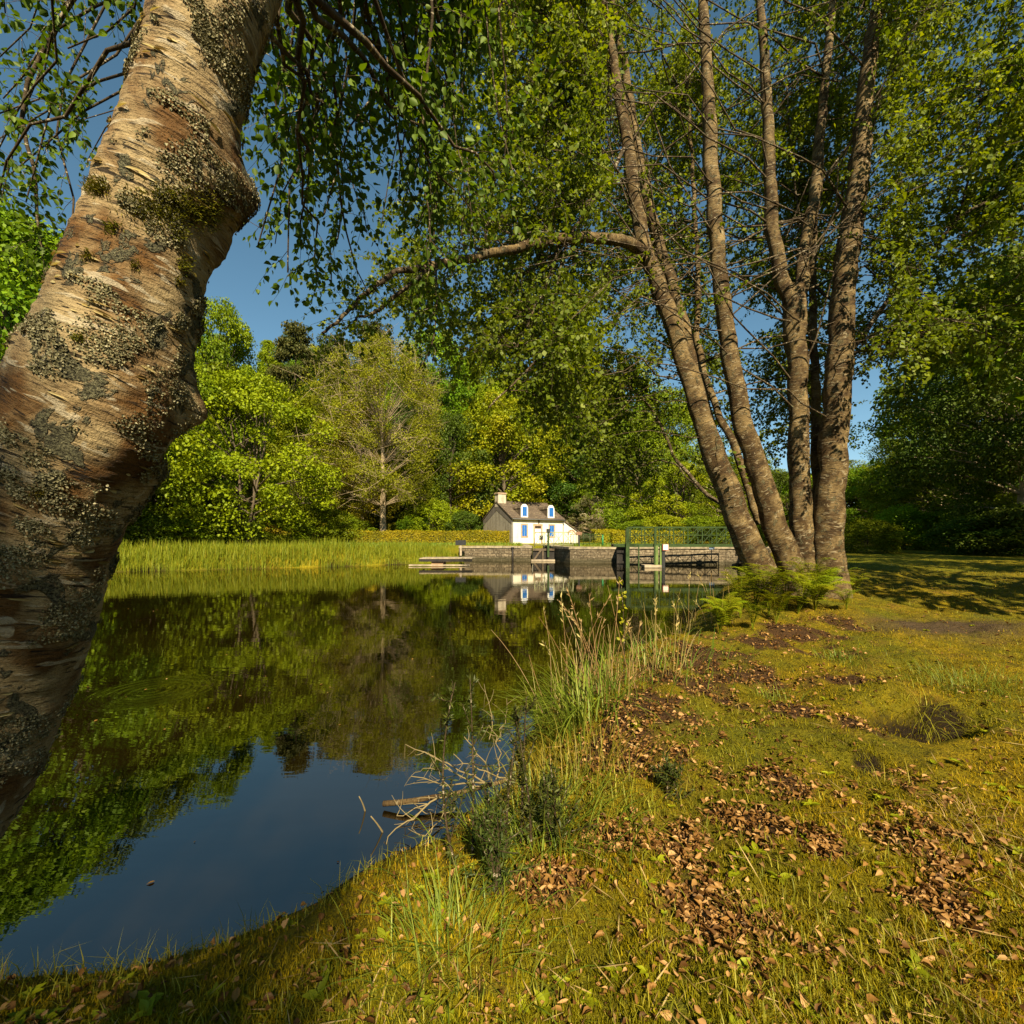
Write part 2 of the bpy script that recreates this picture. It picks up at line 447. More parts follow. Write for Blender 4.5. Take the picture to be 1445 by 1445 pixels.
def bare(x, y):
    p = G(1335, 884)
    x = np.ravel(x); y = np.ravel(y)
    return np.clip(1.5 * np.exp(-((x - p[0]) / .95) ** 2 - ((y - p[1]) / .5) ** 2) + .35 * noise2(x, y, 3, 8) - .15, 0, 1)
hollow_shade = np.exp(-((xx - 2.62) / .30) ** 2 - ((yy - 3.02) / .13) ** 2) + np.exp(-((xx - 2.95) / .16) ** 2 - ((yy - 3.15) / .10) ** 2) + np.exp(-((xx - 1.9) ** 2 + (yy - 2.46) ** 2) / .006)  # shade inside the ground hollows, put in as a dark earth colour
lit = litter(xx, yy) * (yy < 12) * (1 - sstep(8, 11, yy))
bk = np.stack([np.clip(np.maximum(1 - sdg / .35, 1.5 * hollow_shade), 0, 1), sstep(9, 16, yy), bare(xx, yy) * (yy < 12)], 1)
mb = MB()
ny, nx = X.shape
idx = np.arange(nx * ny).reshape(ny, nx)
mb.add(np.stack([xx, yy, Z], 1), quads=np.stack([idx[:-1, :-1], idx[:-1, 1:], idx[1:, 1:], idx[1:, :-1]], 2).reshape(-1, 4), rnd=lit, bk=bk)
m, t, o_ = mat_new('mossy ground'); k = N(t)
p = k.pos()
masks = k.n("SeparateXYZ", i_0=k.attr("bk"))
n1 = k.noise(p, 1.1, 5); n2 = k.noise(p, 9, 5, .65); n3 = k.noise(p, 70, 4, .7); n4 = k.noise(p, .12, 4)
c = k.ramp(n2, [(.25, (.09, .07, .004)), (.5, (.20, .145, .005)), (.72, (.32, .21, .007))])
c = k.mix(k.ramp(n1, [(.42, 0.), (.66, .7)]), c, (.10, .115, .008))
c = k.mix(k.ramp(k.noise(p, 22, 5, .7), [(.34, .75), (.48, 0.)]), c, (.035, .024, .006))
c = k.mix(k.ramp(k.noise(p, 2.7, 4, .6), [(.55, 0.), (.7, .55)]), c, (.20, .105, .02))
grassfar = k.mix(k.ramp(n4, [(.4, 0.), (.6, 1.)]), (.17, .18, .007), (.30, .22, .009))
grassfar = k.mix(k.ramp(n2, [(.35, .6), (.6, 0.)]), grassfar, (.07, .08, .006))
c = k.mix(masks.outputs[1], c, grassfar)
soil = k.ramp(n3, [(.3, (.03, .016, .007)), (.6, (.09, .045, .018)), (.75, (.16, .085, .035))])
c = k.mix(k.ramp(k.attr("rnd", "Fac"), [(.25, 0.), (.6, 1.)]), c, soil)
c = k.mix(masks.outputs[2], c, k.ramp(n3, [(.3, (.055, .034, .016)), (.7, (.12, .08, .042))]))
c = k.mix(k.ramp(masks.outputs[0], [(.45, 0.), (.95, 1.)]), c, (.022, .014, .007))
c = k.mix(k.ramp(n3, [(.3, .5), (.5, 0.)]), c, (.03, .025, .005))
hh = k.math('ADD', k.math('MULTIPLY', n2, .6), k.math('MULTIPLY', n3, .35))
k.out(k.pbsdf(c, .95, k.bump(hh, 1.0, .09), .1))
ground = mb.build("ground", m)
tag(ground, kind="structure")

m, t, o_ = mat_new('canal water'); k = N(t)
p = k.pos()
rp = P(215, 975, 1.64 * 650 / 215)
rel = k.n("VectorMath", operation='SUBTRACT', i_0=p, i_1=tuple(rp * np.array([1, 1, 0]))).outputs[0]
r_ = k.n("VectorMath", operation='LENGTH', i_0=rel).outputs["Value"]
ring = k.math('MULTIPLY', k.math('SINE', k.math('MULTIPLY', r_, 62.0)), k.ramp(k.math('DIVIDE', r_, 1.0), [(.0, .3), (.40, 1.), (.50, .9), (.60, 0.)]))
w1 = k.noise(k.scale(p, (.5, 1.6, 1)), 2.2, 3, .5); w2 = k.noise(p, .6, 2, .5)
w3 = k.noise(k.scale(p, (1, 2.2, 1)), 9, 2, .5)
hgt = k.math('ADD', k.math('MULTIPLY', w1, .55), k.math('ADD', k.math('MULTIPLY', w2, .8), k.math('MULTIPLY', w3, .07)))
nb = k.bump(hgt, 1.0, .0024)
nb = k.bump(ring, 1.0, .0010, nb)
fr = k.n("Fresnel", i_IOR=2.15, i_Normal=nb).outputs[0]
fr = k.math('MULTIPLY_ADD', fr, .95, .05)
body = k.ramp(k.noise(p, .25, 3), [(.35, (.006, .004, .0006)), (.65, (.010, .006, .001))])
sh = k.n("MixShader", i_0=fr, i_1=k.n("BsdfDiffuse", i_Color=body).outputs[0], i_2=k.n("BsdfGlossy", i_Roughness=.012, i_Color=(.95, .93, .86, 1), i_Normal=nb).outputs[0]).outputs[0]
k.out(sh)
mb = MB()
mb.add([[-420, -60, 0], [420, -60, 0], [420, 60, 0], [-420, 60, 0]], quads=[[0, 1, 2, 3]])
tag(mb.build("water", m), kind="structure")

# ------------------------------------------------------------------ cottage
def frame(o, ux):
    o = np.array(o, float); ux = unit(np.array(ux, float)); uz = np.array([0, 0, 1.]); uy = np.cross(uz, ux)
    return lambda v: o + np.asarray(v)[:, :1] * ux + np.asarray(v)[:, 1:2] * uy + np.asarray(v)[:, 2:3] * uz
def wall_mat(name, c, stain, amt):
    m, t, o = mat_new(name); k = N(t)
    p = k.attr("bk")
    st = k.noise(k.scale(p, (2.2, 2.2, .35)), 1., 5, .6)
    sp = k.noise(p, 3.5, 5, .65)
    cc = k.mix(k.ramp(st, [(.45, 0.), (.72, amt)]), c, stain)
    cc = k.mix(k.ramp(sp, [(.5, 0.), (.75, amt * .8)]), cc, [x * .75 for x in stain])
    k.out(k.pbsdf(cc, .9, k.bump(k.noise(p, 30, 3), .3, .02), .2))
    return m
M_WHITE = wall_mat('white render', (.74, .69, .58), (.46, .40, .29), .45)
M_CEMENT = wall_mat('grey cement render', (.30, .265, .20), (.16, .135, .095), .9)
M_DARKCEM = wall_mat('dark verge render', (.15, .13, .105), (.09, .075, .06), .9)
M_STONE = plain('window stone', (.36, .25, .16), .85, .35, 5)
M_BLUE = plain('blue shutter paint', (.02, .13, .42), .5, .2, 4)
M_WHITEP = plain('white paint', (.80, .76, .66), .5, .1, 3)
M_BLACK = plain('dark metal', (.02, .02, .02), .5, .3, 5)
m, t, o_ = mat_new('slate roof'); k = N(t)
b = k.attr("bk")
br = k.n("TexBrick", i_Vector=b, i_Scale=1.0, offset=.5)
br.inputs["Color1"].default_value = (.085, .062, .042, 1); br.inputs["Color2"].default_value = (.14, .10, .068, 1); br.inputs["Mortar"].default_value = (.035, .028, .02, 1)
br.inputs["Brick Width"].default_value = .32; br.inputs["Row Height"].default_value = .20; br.inputs["Mortar Size"].default_value = .012
nz = k.noise(b, 1.6, 5, .65)
c = k.mix(k.ramp(nz, [(.55, 0.), (.74, .8)]), br.outputs[0], (.30, .24, .13))
k.out(k.pbsdf(c, .75, k.bump(br.outputs["Fac"], -.5, .02), .3))
M_SLATE = m

BZ = 1.06
house = thing("cottage", (0, 52, BZ), "white lock keeper's cottage with grey gable, slate roof, two dormers and blue shutters", "house")
hux = (.866, .5, 0)
F = frame((0, 52, BZ), hux)
L_, D_, EV, RG = 7.15, 7.2, 2.92, 4.92
mid = D_ / 2
q = MB()                                   # front and back wall and the right gable, with reveals cut as a layered shell
q.prism([(0.02, -.3), (L_, -.3), (L_, EV), (0.02, EV)], 0, .35, F)
q.prism([(0.02, -.3), (L_, -.3), (L_, EV), (0.02, EV)], D_ - .35, D_, F)
q.build("front_wall", M_WHITE, house, smooth=False)
q = MB()                                   # gables: pentagons in local y,z
def gable(x0, x1, pad=0., top=0.):
    poly = np.array([(0.003, -.3), (D_ - .003, -.3), (D_ - .003, EV - .003), (mid, RG - .02), (.003, EV - .003)])
    Fg = lambda v: F(np.stack([v[:, 1], v[:, 0], v[:, 2]], 1))
    q.prism([tuple(a) for a in poly[::-1]], x0, x1, Fg)
gable(-.02, .30)
q.build("gable_wall", M_CEMENT, house, smooth=False)
q = MB(); gable(L_ - .3, L_ + .02); q.build("gable_wall", M_WHITE, house, smooth=False)
def slab(x0, x1, pa, pb, th=.10):
    """roof slab over local x0..x1 between (y,z) pa and pb; bk carries slate coordinates"""
    pa = np.array(pa, float); pb = np.array(pb, float); d = pb - pa; ln = np.hypot(*d); nrm = np.array([-d[1], d[0]]) / ln
    if nrm[1] < 0: nrm = -nrm
    v = []; bkk = []
    for o in (0, 1):
        for (x, p, s) in ((x0, pa, 0), (x1, pa, 0), (x1, pb, ln), (x0, pb, ln)):
            a = p + nrm * th * o
            v.append((x, a[0], a[1])); bkk.append((x, s, 0))
    q.add(F(np.array(v)), quads=[[3,2,1,0],[4,5,6,7],[0,1,5,4],[1,2,6,5],[2,3,7,6],[3,0,4,7]], bk=bkk)
roof_q = MB(); q = roof_q
sl = (RG - EV) / mid
slab(-.12, L_ + .10, (-.25, EV - .25 * sl), (mid, RG))
slab(-.12, L_ + .10, (D_ + .25, EV - .25 * sl), (mid + .002, RG))
q.bar(F(np.array([[-.12, mid, RG + .10]]))[0], F(np.array([[L_ + .1, mid, RG + .10]]))[0], .09)
roof = q.build("roof", M_SLATE, house, smooth=False)
q = MB()                                   # strip of the gable under the verge, coloured darker
for s_ in (1, -1):
    f = lambda y: mid + s_ * (y - mid)
    pts = [(f(-.02), EV - .05), (f(mid), RG - .04), (f(mid), RG - .95), (f(.62), EV - .42), (f(-.02), EV - .7)]
    Fg = lambda v: F(np.stack([v[:, 1], v[:, 0], v[:, 2]], 1))
    q.prism(pts, -.045 - .002 * s_, -.021, Fg)
q.build("verge_band", M_DARKCEM, house, smooth=False)
q = MB()
q.prism([(-.06, RG - .55), (1.02, RG - .55), (1.02, RG + .98), (-.06, RG + .98)], mid - .42, mid + .42, F)
ch = q.build("chimney", wall_mat('chimney render', (.52, .44, .32), (.25, .2, .14), .8), house, smooth=False)
q = MB(); q.prism([(-.14, RG + .98), (1.10, RG + .98), (1.10, RG + 1.15), (-.14, RG + 1.15)], mid - .5, mid + .5, F)
q.build("chimney_cap", M_STONE, ch, smooth=False)
for tx in (1.66, 5.36):                    # dormers
    w2 = .46; zb = EV + .10; zt = EV + 1.62
    q = MB()
    q.prism([(tx - w2, zb), (tx + w2, zb), (tx + w2, zt - .42), (tx + w2 - .12, zt - .16), (tx + .16, zt), (tx - .16, zt), (tx - w2 + .12, zt - .16), (tx - w2, zt - .42)], -.02, .12, F)
    dm = q.build("dormer", M_WHITEP, house, smooth=False)
    q = MB(); q.prism([(tx - w2 + .02, EV + .1), (tx + w2 - .02, EV + .1), (tx + w2 - .02, zt - .44), (tx - w2 + .02, zt - .44)], .122, 2.4, F)
    q.build("cheek", M_SLATE, dm, smooth=False)
    q = MB(); q.prism([(tx - w2 - .04, zt - .46), (tx + w2 + .04, zt - .46), (tx + w2 - .06, zt - .22), (tx + .14, zt - .09), (tx - .14, zt - .09), (tx - w2 + .06, zt - .22)], .124, mid - .3, F)
    q.build("dormer_roof", M_SLATE, dm, smooth=False)
    for s_ in (-1, 1):
        q = MB(); q.prism([(tx + s_ * .15 - .14, zb + .16), (tx + s_ * .15 + .14, zb + .16), (tx + s_ * .15 + .14, zt - .30), (tx + s_ * .15 - .14, zt - .30)], -.05, -.021, F)
        for j in range(9):
            z = zb + .2 + j * .105
            q.prism([(tx + s_ * .15 - .11, z), (tx + s_ * .15 + .11, z), (tx + s_ * .15 + .11, z + .05), (tx + s_ * .15 - .11, z + .05)], -.062, -.0505, F)
        q.build("shutter", M_BLUE, dm, smooth=False)
for tx, z0, z1, w2 in ((1.64, .86, 2.12, .31), (5.44, .86, 2.12, .31)):
    q = MB()
    q.prism([(tx - w2 - .17, z0 - .12), (tx + w2 + .17, z0 - .12), (tx + w2 + .17, z0), (tx - w2 - .17, z0)], -.07, -.001, F)
    q.prism([(tx - w2 - .15, z1), (tx + w2 + .15, z1), (tx + w2 + .15, z1 + .17), (tx - w2 - .15, z1 + .17)], -.045, -.001, F)
    q.prism([(tx - w2 - .14, z0), (tx - w2, z0), (tx - w2, z1), (tx - w2 - .14, z1)], -.045, -.001, F)
    q.prism([(tx + w2, z0), (tx + w2 + .14, z0), (tx + w2 + .14, z1), (tx + w2, z1)], -.045, -.001, F)
    wd = q.build("window_surround", M_STONE, house, smooth=False)
    for s_ in (-1, 1):
        q = MB(); c_ = tx + s_ * w2 / 2
        q.prism([(c_ - w2 / 2 + .015, z0 + .02), (c_ + w2 / 2 - .015, z0 + .02), (c_ + w2 / 2 - .015, z1 - .02), (c_ - w2 / 2 + .015, z1 - .02)], -.03, -.002, F)
        for j in range(8):
            z = z0 + .1 + j * .14
            q.prism([(c_ - .10, z), (c_ + .10, z), (c_ + .10, z + .07), (c_ - .10, z + .07)], -.042, -.0305, F)
        q.build("shutter", M_BLUE, wd, smooth=False)
q = MB(); tx = 3.48
q.prism([(tx - .62, -.1), (tx - .42, -.1), (tx - .42, 2.06), (tx - .62, 2.06)], -.05, -.001, F)
q.prism([(tx + .42, -.1), (tx + .62, -.1), (tx + .62, 2.06), (tx + .42, 2.06)], -.05, -.001, F)
q.prism([(tx - .66, 2.06), (tx + .66, 2.06), (tx + .66, 2.28), (tx - .66, 2.28)], -.05, -.001, F)
ds = q.build("door_surround", M_STONE, house, smooth=False)
q = MB(); q.prism([(tx - .42, 0), (tx + .42, 0), (tx + .42, 1.72), (tx - .42, 1.72)], -.02, -.002, F)
for z0, z1 in ((.2, .75), (.9, 1.55)):
    for s_ in (-1, 1):
        q.prism([(tx + s_ * .2 - .12, z0), (tx + s_ * .2 + .12, z0), (tx + s_ * .2 + .12, z1), (tx + s_ * .2 - .12, z1)], -.032, -.0205, F)
dr = q.build("door", M_WHITEP, ds, smooth=False)
q = MB(); q.prism([(tx - .42, 1.74), (tx + .42, 1.74), (tx + .42, 2.04), (tx - .42, 2.04)], -.014, -.002, F)
q.build("transom_pane", plain('transom glass', (.05, .035, .025), .15, .2, 3, spec=.6), ds, smooth=False)
q = MB(); q.prism([(tx + .18, .5), (tx + .62, .5), (tx + .62, .95), (tx + .18, .95)], -.16, -.055, F)
q.build("letter_box", M_BLACK, house, smooth=False)
q = MB(); q.prism([(tx + .02, 2.42), (tx + .16, 2.42), (tx + .13, 2.68), (tx + .05, 2.68)], -.2, -.06, F); q.bar(F(np.array([[tx + .09, -.13, 2.68]]))[0], F(np.array([[tx + .09, .02, 2.78]]))[0], .02)
q.build("wall_lamp", M_BLACK, house, smooth=False)
q = MB(); q.bar(F(np.array([[-.1, -.33, EV - .13]]))[0], F(np.array([[L_ + .08, -.33, EV - .16]]))[0], .07, 8)
gt = q.build("gutter", plain('zinc gutter', (.10, .095, .085), .5, .2, 4), house)
for xx_ in (.06, L_ - .05):
    q = MB(); q.bar(F(np.array([[xx_, -.06, -.1]]))[0], F(np.array([[xx_, -.06, EV - .4]]))[0], .045, 8); q.bar(F(np.array([[xx_, -.06, EV - .4]]))[0], F(np.array([[xx_, -.3, EV - .15]]))[0], .045, 8)
    q.build("downpipe", gt.data.materials[0], house)
# lean-to on the right
q = MB(); E0, E1 = L_ + .03, L_ + 2.55
q.prism([(E0, -.3), (E1, -.3), (E1, 1.30), (E0, 2.74)], .25, 4.2, F)
lt = q.build("lean_to", M_WHITE, house, smooth=False)
q = MB(); a = np.array([E0, 2.76]); b2 = np.array([E1 + .18, 1.22]); nn = unit(np.array([b2[1] - a[1], a[0] - b2[0]])) * -1
nn = np.array([abs(nn[0]), abs(nn[1])])
q.prism([tuple(a), tuple(b2), tuple(b2 + nn * .12), tuple(a + nn * .12)], .1, 4.35, F)
q.build("lean_to_roof", M_SLATE, lt, smooth=False)
q = MB(); q.prism([(E0 + 1.0, 0), (E0 + 1.8, 0), (E0 + 1.8, 1.25), (E0 + 1.55, 1.45), (E0 + 1.25, 1.45), (E0 + 1.0, 1.25)], .2, .248, F)
q.build("lean_to_door", M_WHITEP, lt, smooth=False)
q = MB()
for j in range(7):
    a_ = math.pi * j / 6; a2 = math.pi * (j + .85) / 6
    q.prism([(E0 + 1.4 + .45 * math.cos(a_), 1.2 + .3 * math.sin(a_)), (E0 + 1.4 + .62 * math.cos(a_), 1.2 + .48 * math.sin(a_)), (E0 + 1.4 + .62 * math.cos(a2), 1.2 + .48 * math.sin(a2)), (E0 + 1.4 + .45 * math.cos(a2), 1.2 + .3 * math.sin(a2))], .17, .246, F)
q.build("door_arch", M_STONE, lt, smooth=False)

# ------------------------------------------------------------------ canal lock
def stone_mat(name, c1, c2, mort, w, h, streak):
    m, t, o = mat_new(name); k = N(t)
    b = k.attr("bk")
    sx = k.n("SeparateXYZ", i_0=b)
    uvw = k.n("CombineXYZ", i_0=k.math('ADD', sx.outputs[0], k.math('MULTIPLY', sx.outputs[1], .9)), i_1=sx.outputs[2]).outputs[0]
    warp = k.n("VectorMath", operation='ADD', i_0=uvw, i_1=k.scale(k.n("TexNoise", i_Vector=b, i_Scale=2.5, i_Detail=4.0).outputs["Color"], (.34, .22, 0))).outputs[0]
    br = k.n("TexBrick", i_Vector=warp, i_Scale=1.0)
    br.inputs["Color1"].default_value = (*c1, 1); br.inputs["Color2"].default_value = (*c2, 1); br.inputs["Mortar"].default_value = (*mort, 1)
    br.inputs["Brick Width"].default_value = w; br.inputs["Row Height"].default_value = h; br.inputs["Mortar Size"].default_value = .018; br.inputs["Bias"].default_value = .1
    nz = k.noise(b, 7, 5, .7); vs_ = k.noise(k.scale(b, (6, 6, .5)), 1., 4)
    c = k.mix(k.ramp(nz, [(.55, 0.), (.66, .85)]), br.outputs[0], (.42, .355, .24))
    c = k.mix(k.ramp(nz, [(.30, .8), (.46, 0.)]), c, (.05, .04, .02))
    c = k.mix(k.ramp(vs_, [(.45, 0.), (.7, streak)]), c, (.10, .075, .045))
    wet = k.ramp(k.math('ADD', sx.outputs[2], k.math('MULTIPLY', nz, .15)), [(.26, 1.), (.44, 0.)])   # tide line of algae just above the water
    c = k.mix(k.math('MULTIPLY', wet, .75), c, (.045, .04, .018))
    k.out(k.pbsdf(c, .85, k.bump(k.math('ADD', nz, k.math('MULTIPLY', br.outputs["Fac"], -.6)), .8, .05), .2))
    return m
M_WALL = stone_mat('lock stone', (.185, .14, .085), (.105, .08, .048), (.05, .037, .022), .46, .21, .6)
M_RUBBLE = stone_mat('pale rubble stone', (.30, .235, .15), (.19, .148, .092), (.085, .064, .04), .30, .15, .8)
M_COPE = plain('coping stone', (.27, .22, .14), .85, .45, 4, .6)
M_GREEN = plain('green metal paint', (.028, .052, .010), .45, .3, 3)
M_GREENP = plain('pale green metal paint', (.30, .30, .16), .5, .25, 3)
M_TIMBER = plain('dark wet timber', (.016, .012, .008), .6, .5, 3, .4)
M_WOODPALE = plain('weathered wood', (.34, .27, .18), .85, .35, 4, .5)

def lockwall(name, label, pts, top, cope, mat, thick=.9):
    o = thing(name, (pts[0][0], pts[0][1], 0), label, "wall")
    q = MB(); qc = MB()
    for i in range(len(pts) - 1):
        a = np.array([*pts[i], 0.]); b = np.array([*pts[i + 1], 0.])
        d = unit(b - a); n_ = np.cross([0, 0, 1.], d)
        ln = np.linalg.norm(b - a); F2 = frame(a, d)
        s0 = 0 if i == 0 else thick * .0
        nseg = max(2, int(ln / .5)); xs = np.linspace(0, ln, nseg + 1)
        # front grid with slight unevenness
        zs = np.linspace(-.7, top, 9)
        gx_, gz_ = np.meshgrid(xs, zs)
        v = np.stack([gx_.ravel(), np.zeros(gx_.size), gz_.ravel()], 1)
        v[:, 1] += .05 * noise(np.stack([v[:, 0] * 1.7 + i * 9, v[:, 2] * 2.2, v[:, 0] * 0 + 4], 1))
        nv = len(xs); I = np.arange(gx_.size).reshape(gx_.shape)
        back = np.array([[0, thick, -.7], [ln, thick, -.7], [ln, thick, top], [0, thick, top]])
        bkv = v + np.array([i * 3.7, 0, 0])
        q.add(F2(v), quads=np.stack([I[:-1, :-1], I[:-1, 1:], I[1:, 1:], I[1:, :-1]], 2).reshape(-1, 4), bk=bkv)
        bb = np.array([[0, .06, -.7], [ln, .06, -.7], [ln, thick, -.7], [0, thick, -.7], [0, .06, top], [ln, .06, top], [ln, thick, top], [0, thick, top]])
        q.add(F2(bb), quads=[[4,5,6,7],[1,2,6,5],[2,3,7,6],[3,0,4,7]], bk=bb[:, [1, 0, 2]] + np.array([0, 0, 0]))
        if cope:
            nb_ = max(1, int(ln / .95))
            for j in range(nb_):
                x0 = ln * j / nb_ + .012; x1 = ln * (j + 1) / nb_ - .012
                dz = .012 * math.sin(j * 7.3 + i)
                qc.box((x0, -.07 + .02 * math.sin(j * 3.1), top + .004), (x1, thick * .8, top + .16 + dz), F2)
    q.build("stone_face", mat, o, smooth=False)
    if cope: qc.build("coping", M_COPE, o, smooth=False)
    return o
lockwall("lock_wall", "dark stone canal wall between the pontoon and the small lock gate", [(-4.0, 34.6), (1.5, 34.2), (1.5, 46)], .92, True, M_WALL)
lockwall("lock_wall", "angled stone pier wall between the small lock gate and the green footbridge", [(3.1, 46), (3.1, 34.0), (3.9, 31.0), (7.1, 31.0), (6.95, 29.9)], .92, True, M_WALL)
lockwall("lock_wall", "pale rubble canal wall behind the green footbridge", [(6.9, 28.9), (13.2, 28.6), (14.9, 27.6)], 1.0, True, M_RUBBLE)
q = MB(); rs = np.random.RandomState(3)
rb = thing("broken_wall", (13.9, 26.6, 0), "tumbled rough stones at the right end of the rubble wall", "stones")
for i in range(26):
    c = np.array([13.1 + rs.rand() * 2.0, 27.3 - rs.rand() * 1.1, rs.rand() * .9 + .05]); s_ = .16 + rs.rand() * .2
    v = unit(rs.normal(size=(8, 3))); bx = np.array([[-1,-1,-1],[1,-1,-1],[1,1,-1],[-1,1,-1],[-1,-1,1],[1,-1,1],[1,1,1],[-1,1,1]]) * np.array([1.2, 1, .7]) + rs.normal(size=(8, 3)) * .22
    an = rs.rand() * 3; ro = np.array([[math.cos(an), -math.sin(an), 0], [math.sin(an), math.cos(an), 0], [0, 0, 1]])
    q.add(c + bx @ ro.T * s_, quads=[[0,3,2,1],[4,5,6,7],[0,1,5,4],[1,2,6,5],[2,3,7,6],[3,0,4,7]])
q.build("stone_heap", M_RUBBLE, rb, smooth=False)

# small timber gate in the chamber mouth
g = thing("lock_gate", (2.3, 33.6, 0), "dark timber lock gate with diagonal brace in the narrow chamber mouth", "lock gate")
q = MB()
for i in range(8): q.box((1.52 + i * .197, 33.62, -.4), (1.52 + i * .197 + .19, 33.74, .80))
q.build("gate_planks", M_TIMBER, g, smooth=False)
q = MB(); q.sqbar((1.6, 33.54, .1), (2.15, 33.54, .85), .09, .13); q.sqbar((1.52, 33.56, .84), (3.08, 33.56, .84), .12, .16); q.sqbar((2.25, 33.55, -.3), (2.25, 33.55, .98), .12, .14)
q.build("brace", plain('greyed timber', (.09, .065, .04), .8, .4, 4), g, smooth=False)
q = MB(); q.sqbar((1.4, 33.35, .07), (3.1, 33.25, .07), .2, .12); q.build("sill_beam", M_WOODPALE, g, smooth=False)
p_ = thing("mooring_post", (.05, 34.2, 0), "slim dark post standing in the water against the stone wall", "post")
q = MB(); q.bar((.05, 34.25, -.6), (.05, 34.25, .95), .075, 8); q.build("shaft", M_TIMBER, p_)
q = MB(); q.box((-.06, 34.14, .95), (.16, 34.36, 1.0)); q.build("cap", M_BLACK, p_, smooth=False)

def railing(name, label, a, b, h, panels, matr, lattice, posts=True, z=None, bars=0, r=.025):
    a = np.array(a, float); b = np.array(b, float)
    o = thing(name, a, label, "railing")
    q = MB(); up = np.array([0, 0, 1.])
    q.bar(a + up * h, b + up * h, r * 1.25); q.bar(a + up * .12, b + up * .12, r)
    q.build("rail", matr, o)
    for i in range(panels + 1):
        c = a + (b - a) * i / panels
        q = MB(); q.bar(c - up * .05, c + up * (h + .03), r * 1.3); q.build("post", matr, o)
    q = MB()
    for i in range(panels):
        c0 = a + (b - a) * i / panels; c1 = a + (b - a) * (i + 1) / panels
        if lattice:
            q.bar(c0 + up * .12, c1 + up * h, r * .8); q.bar(c0 + up * h, c1 + up * .12, r * .8)
            m_ = (c0 + c1) / 2; q.bar(m_ + up * .12, m_ + up * h, r * .6)
        for j in range(1, bars):
            m_ = c0 + (c1 - c0) * j / bars; q.bar(m_ + up * .12, m_ + up * h, r * .55)
    q.build("brace" if lattice else "bars", matr, o)
    return o
railing("railing", "pale cross braced railing above the small lock gate in front of the cottage door", (1.65, 33.4, 1.06), (4.4, 33.2, 1.06), 1.03, 4, M_GREENP, True)
railing("railing", "green barred fence panel to the right of the pale cross braced railing", (4.9, 38.5, 1.09), (7.6, 38.8, 1.09), .92, 5, M_GREEN, False, bars=6, r=.022)
q = MB()
for dx, lab, hh, mt in ((1.9, None, 0, 0),): pass
sp = thing("sluice_post", (2.62, 33.2, .4), "stout dark green sluice post rising in the middle of the pale railing", "post")
q = MB(); q.sqbar((2.62, 33.28, .3), (2.62, 33.28, 2.28), .14, .14); q.build("shaft", M_GREEN, sp, smooth=False)
q = MB(); q.box((2.49, 33.16, 2.1), (2.75, 33.4, 2.34)); q.build("gear_box", M_BLACK, sp, smooth=False)
sp = thing("sluice_post", (5.0, 34.2, .9), "dark post with a square brown head beside the lean-to end of the railing", "post")
q = MB(); q.sqbar((5.0, 34.4, .9), (5.0, 34.4, 2.0), .12, .12); q.build("shaft", M_BLACK, sp, smooth=False)
q = MB(); q.box((4.8, 34.28, 1.9), (5.2, 34.52, 2.14)); q.build("gear_box", plain('rusty box', (.22, .12, .07), .8, .4, 6), sp, smooth=False)
sp = thing("green_bollard", (6.9, 34.5, 1.05), "bright green post at the right end of the barred fence", "post")
q = MB(); q.bar((6.95, 35.3, .95), (6.95, 35.3, 1.95), .07, 8); q.build("shaft", plain('bright green paint', (.025, .17, .055), .45, .2, 3), sp)
q = MB(); q.box((6.85, 35.2, 1.95), (7.05, 35.4, 1.99)); q.build("cap", M_GREEN, sp, smooth=False)

# green footbridge over the sluice
fb = thing("footbridge", (8.8, 26.4, 0), "green lattice footbridge on posts over the sluice in front of the rubble wall", "footbridge")
x0, x1, ya, yb, dz = 5.75, 13.2, 26.1, 26.65, 1.33
q = MB(); q.box((x0, ya + .02, dz - .06), (x1, yb - .02, dz)); q.build("deck", M_WOODPALE, fb, smooth=False)
for y_ in (ya - .04, yb + .04):
    q = MB(); q.sqbar((x0, y_, dz - .08), (x1, y_, dz - .08), .10, .17); q.build("girder", M_GREEN, fb, smooth=False)
    q = MB()
    q.sqbar((6.7, y_, dz + .95), (x1, y_, dz + .95), .06, .07); q.sqbar((6.7, y_, dz + .50), (x1, y_, dz + .50), .03, .04)
    xs = np.linspace(6.7, x1, 9)
    for i in range(9):
        q.sqbar((xs[i], y_, dz - .05), (xs[i], y_, dz + .97), .05, .05)
        if i < 8:
            q.bar((xs[i], y_, dz + .03), (xs[i + 1], y_, dz + .93), .018); q.bar((xs[i], y_, dz + .93), (xs[i + 1], y_, dz + .03), .018)
            q.bar((xs[i] + (xs[1] - xs[0]) / 2, y_, dz), (xs[i] + (xs[1] - xs[0]) / 2, y_, dz + .93), .012)
    q.build("lattice_rail", M_GREEN, fb, smooth=False)
for (px, w_, mt, top) in ((885, .20, 'g', 2.2), (926, .15, 'p', 1.24), (932, .13, 'p', 1.24), (924, .12, 'g', 2.3), (901, .06, 'g', 1.3)):
    q = MB(); xw = (px - 722.5) / FPX * 26
    q.sqbar((xw, 25.95, -.8), (xw, 25.95, top), w_, w_)
    q.build("post", MAT['post_pale'] if mt == 'p' and 'post_pale' in MAT else (M_GREEN if mt == 'g' else plain('pale green post paint', (.11, .155, .035), .5, .3, 3)), fb, smooth=False)
q = MB(); q.sqbar((8.5, 25.9, -.8), (8.5, 25.9, 1.25), .16, .16); q.build("rack_post", M_BLACK, fb, smooth=False)
g = thing("sluice_gate", (6.25, 26.6, 0), "tall dark timber sluice gate leaf under the left end of the green footbridge", "sluice gate")
q = MB()
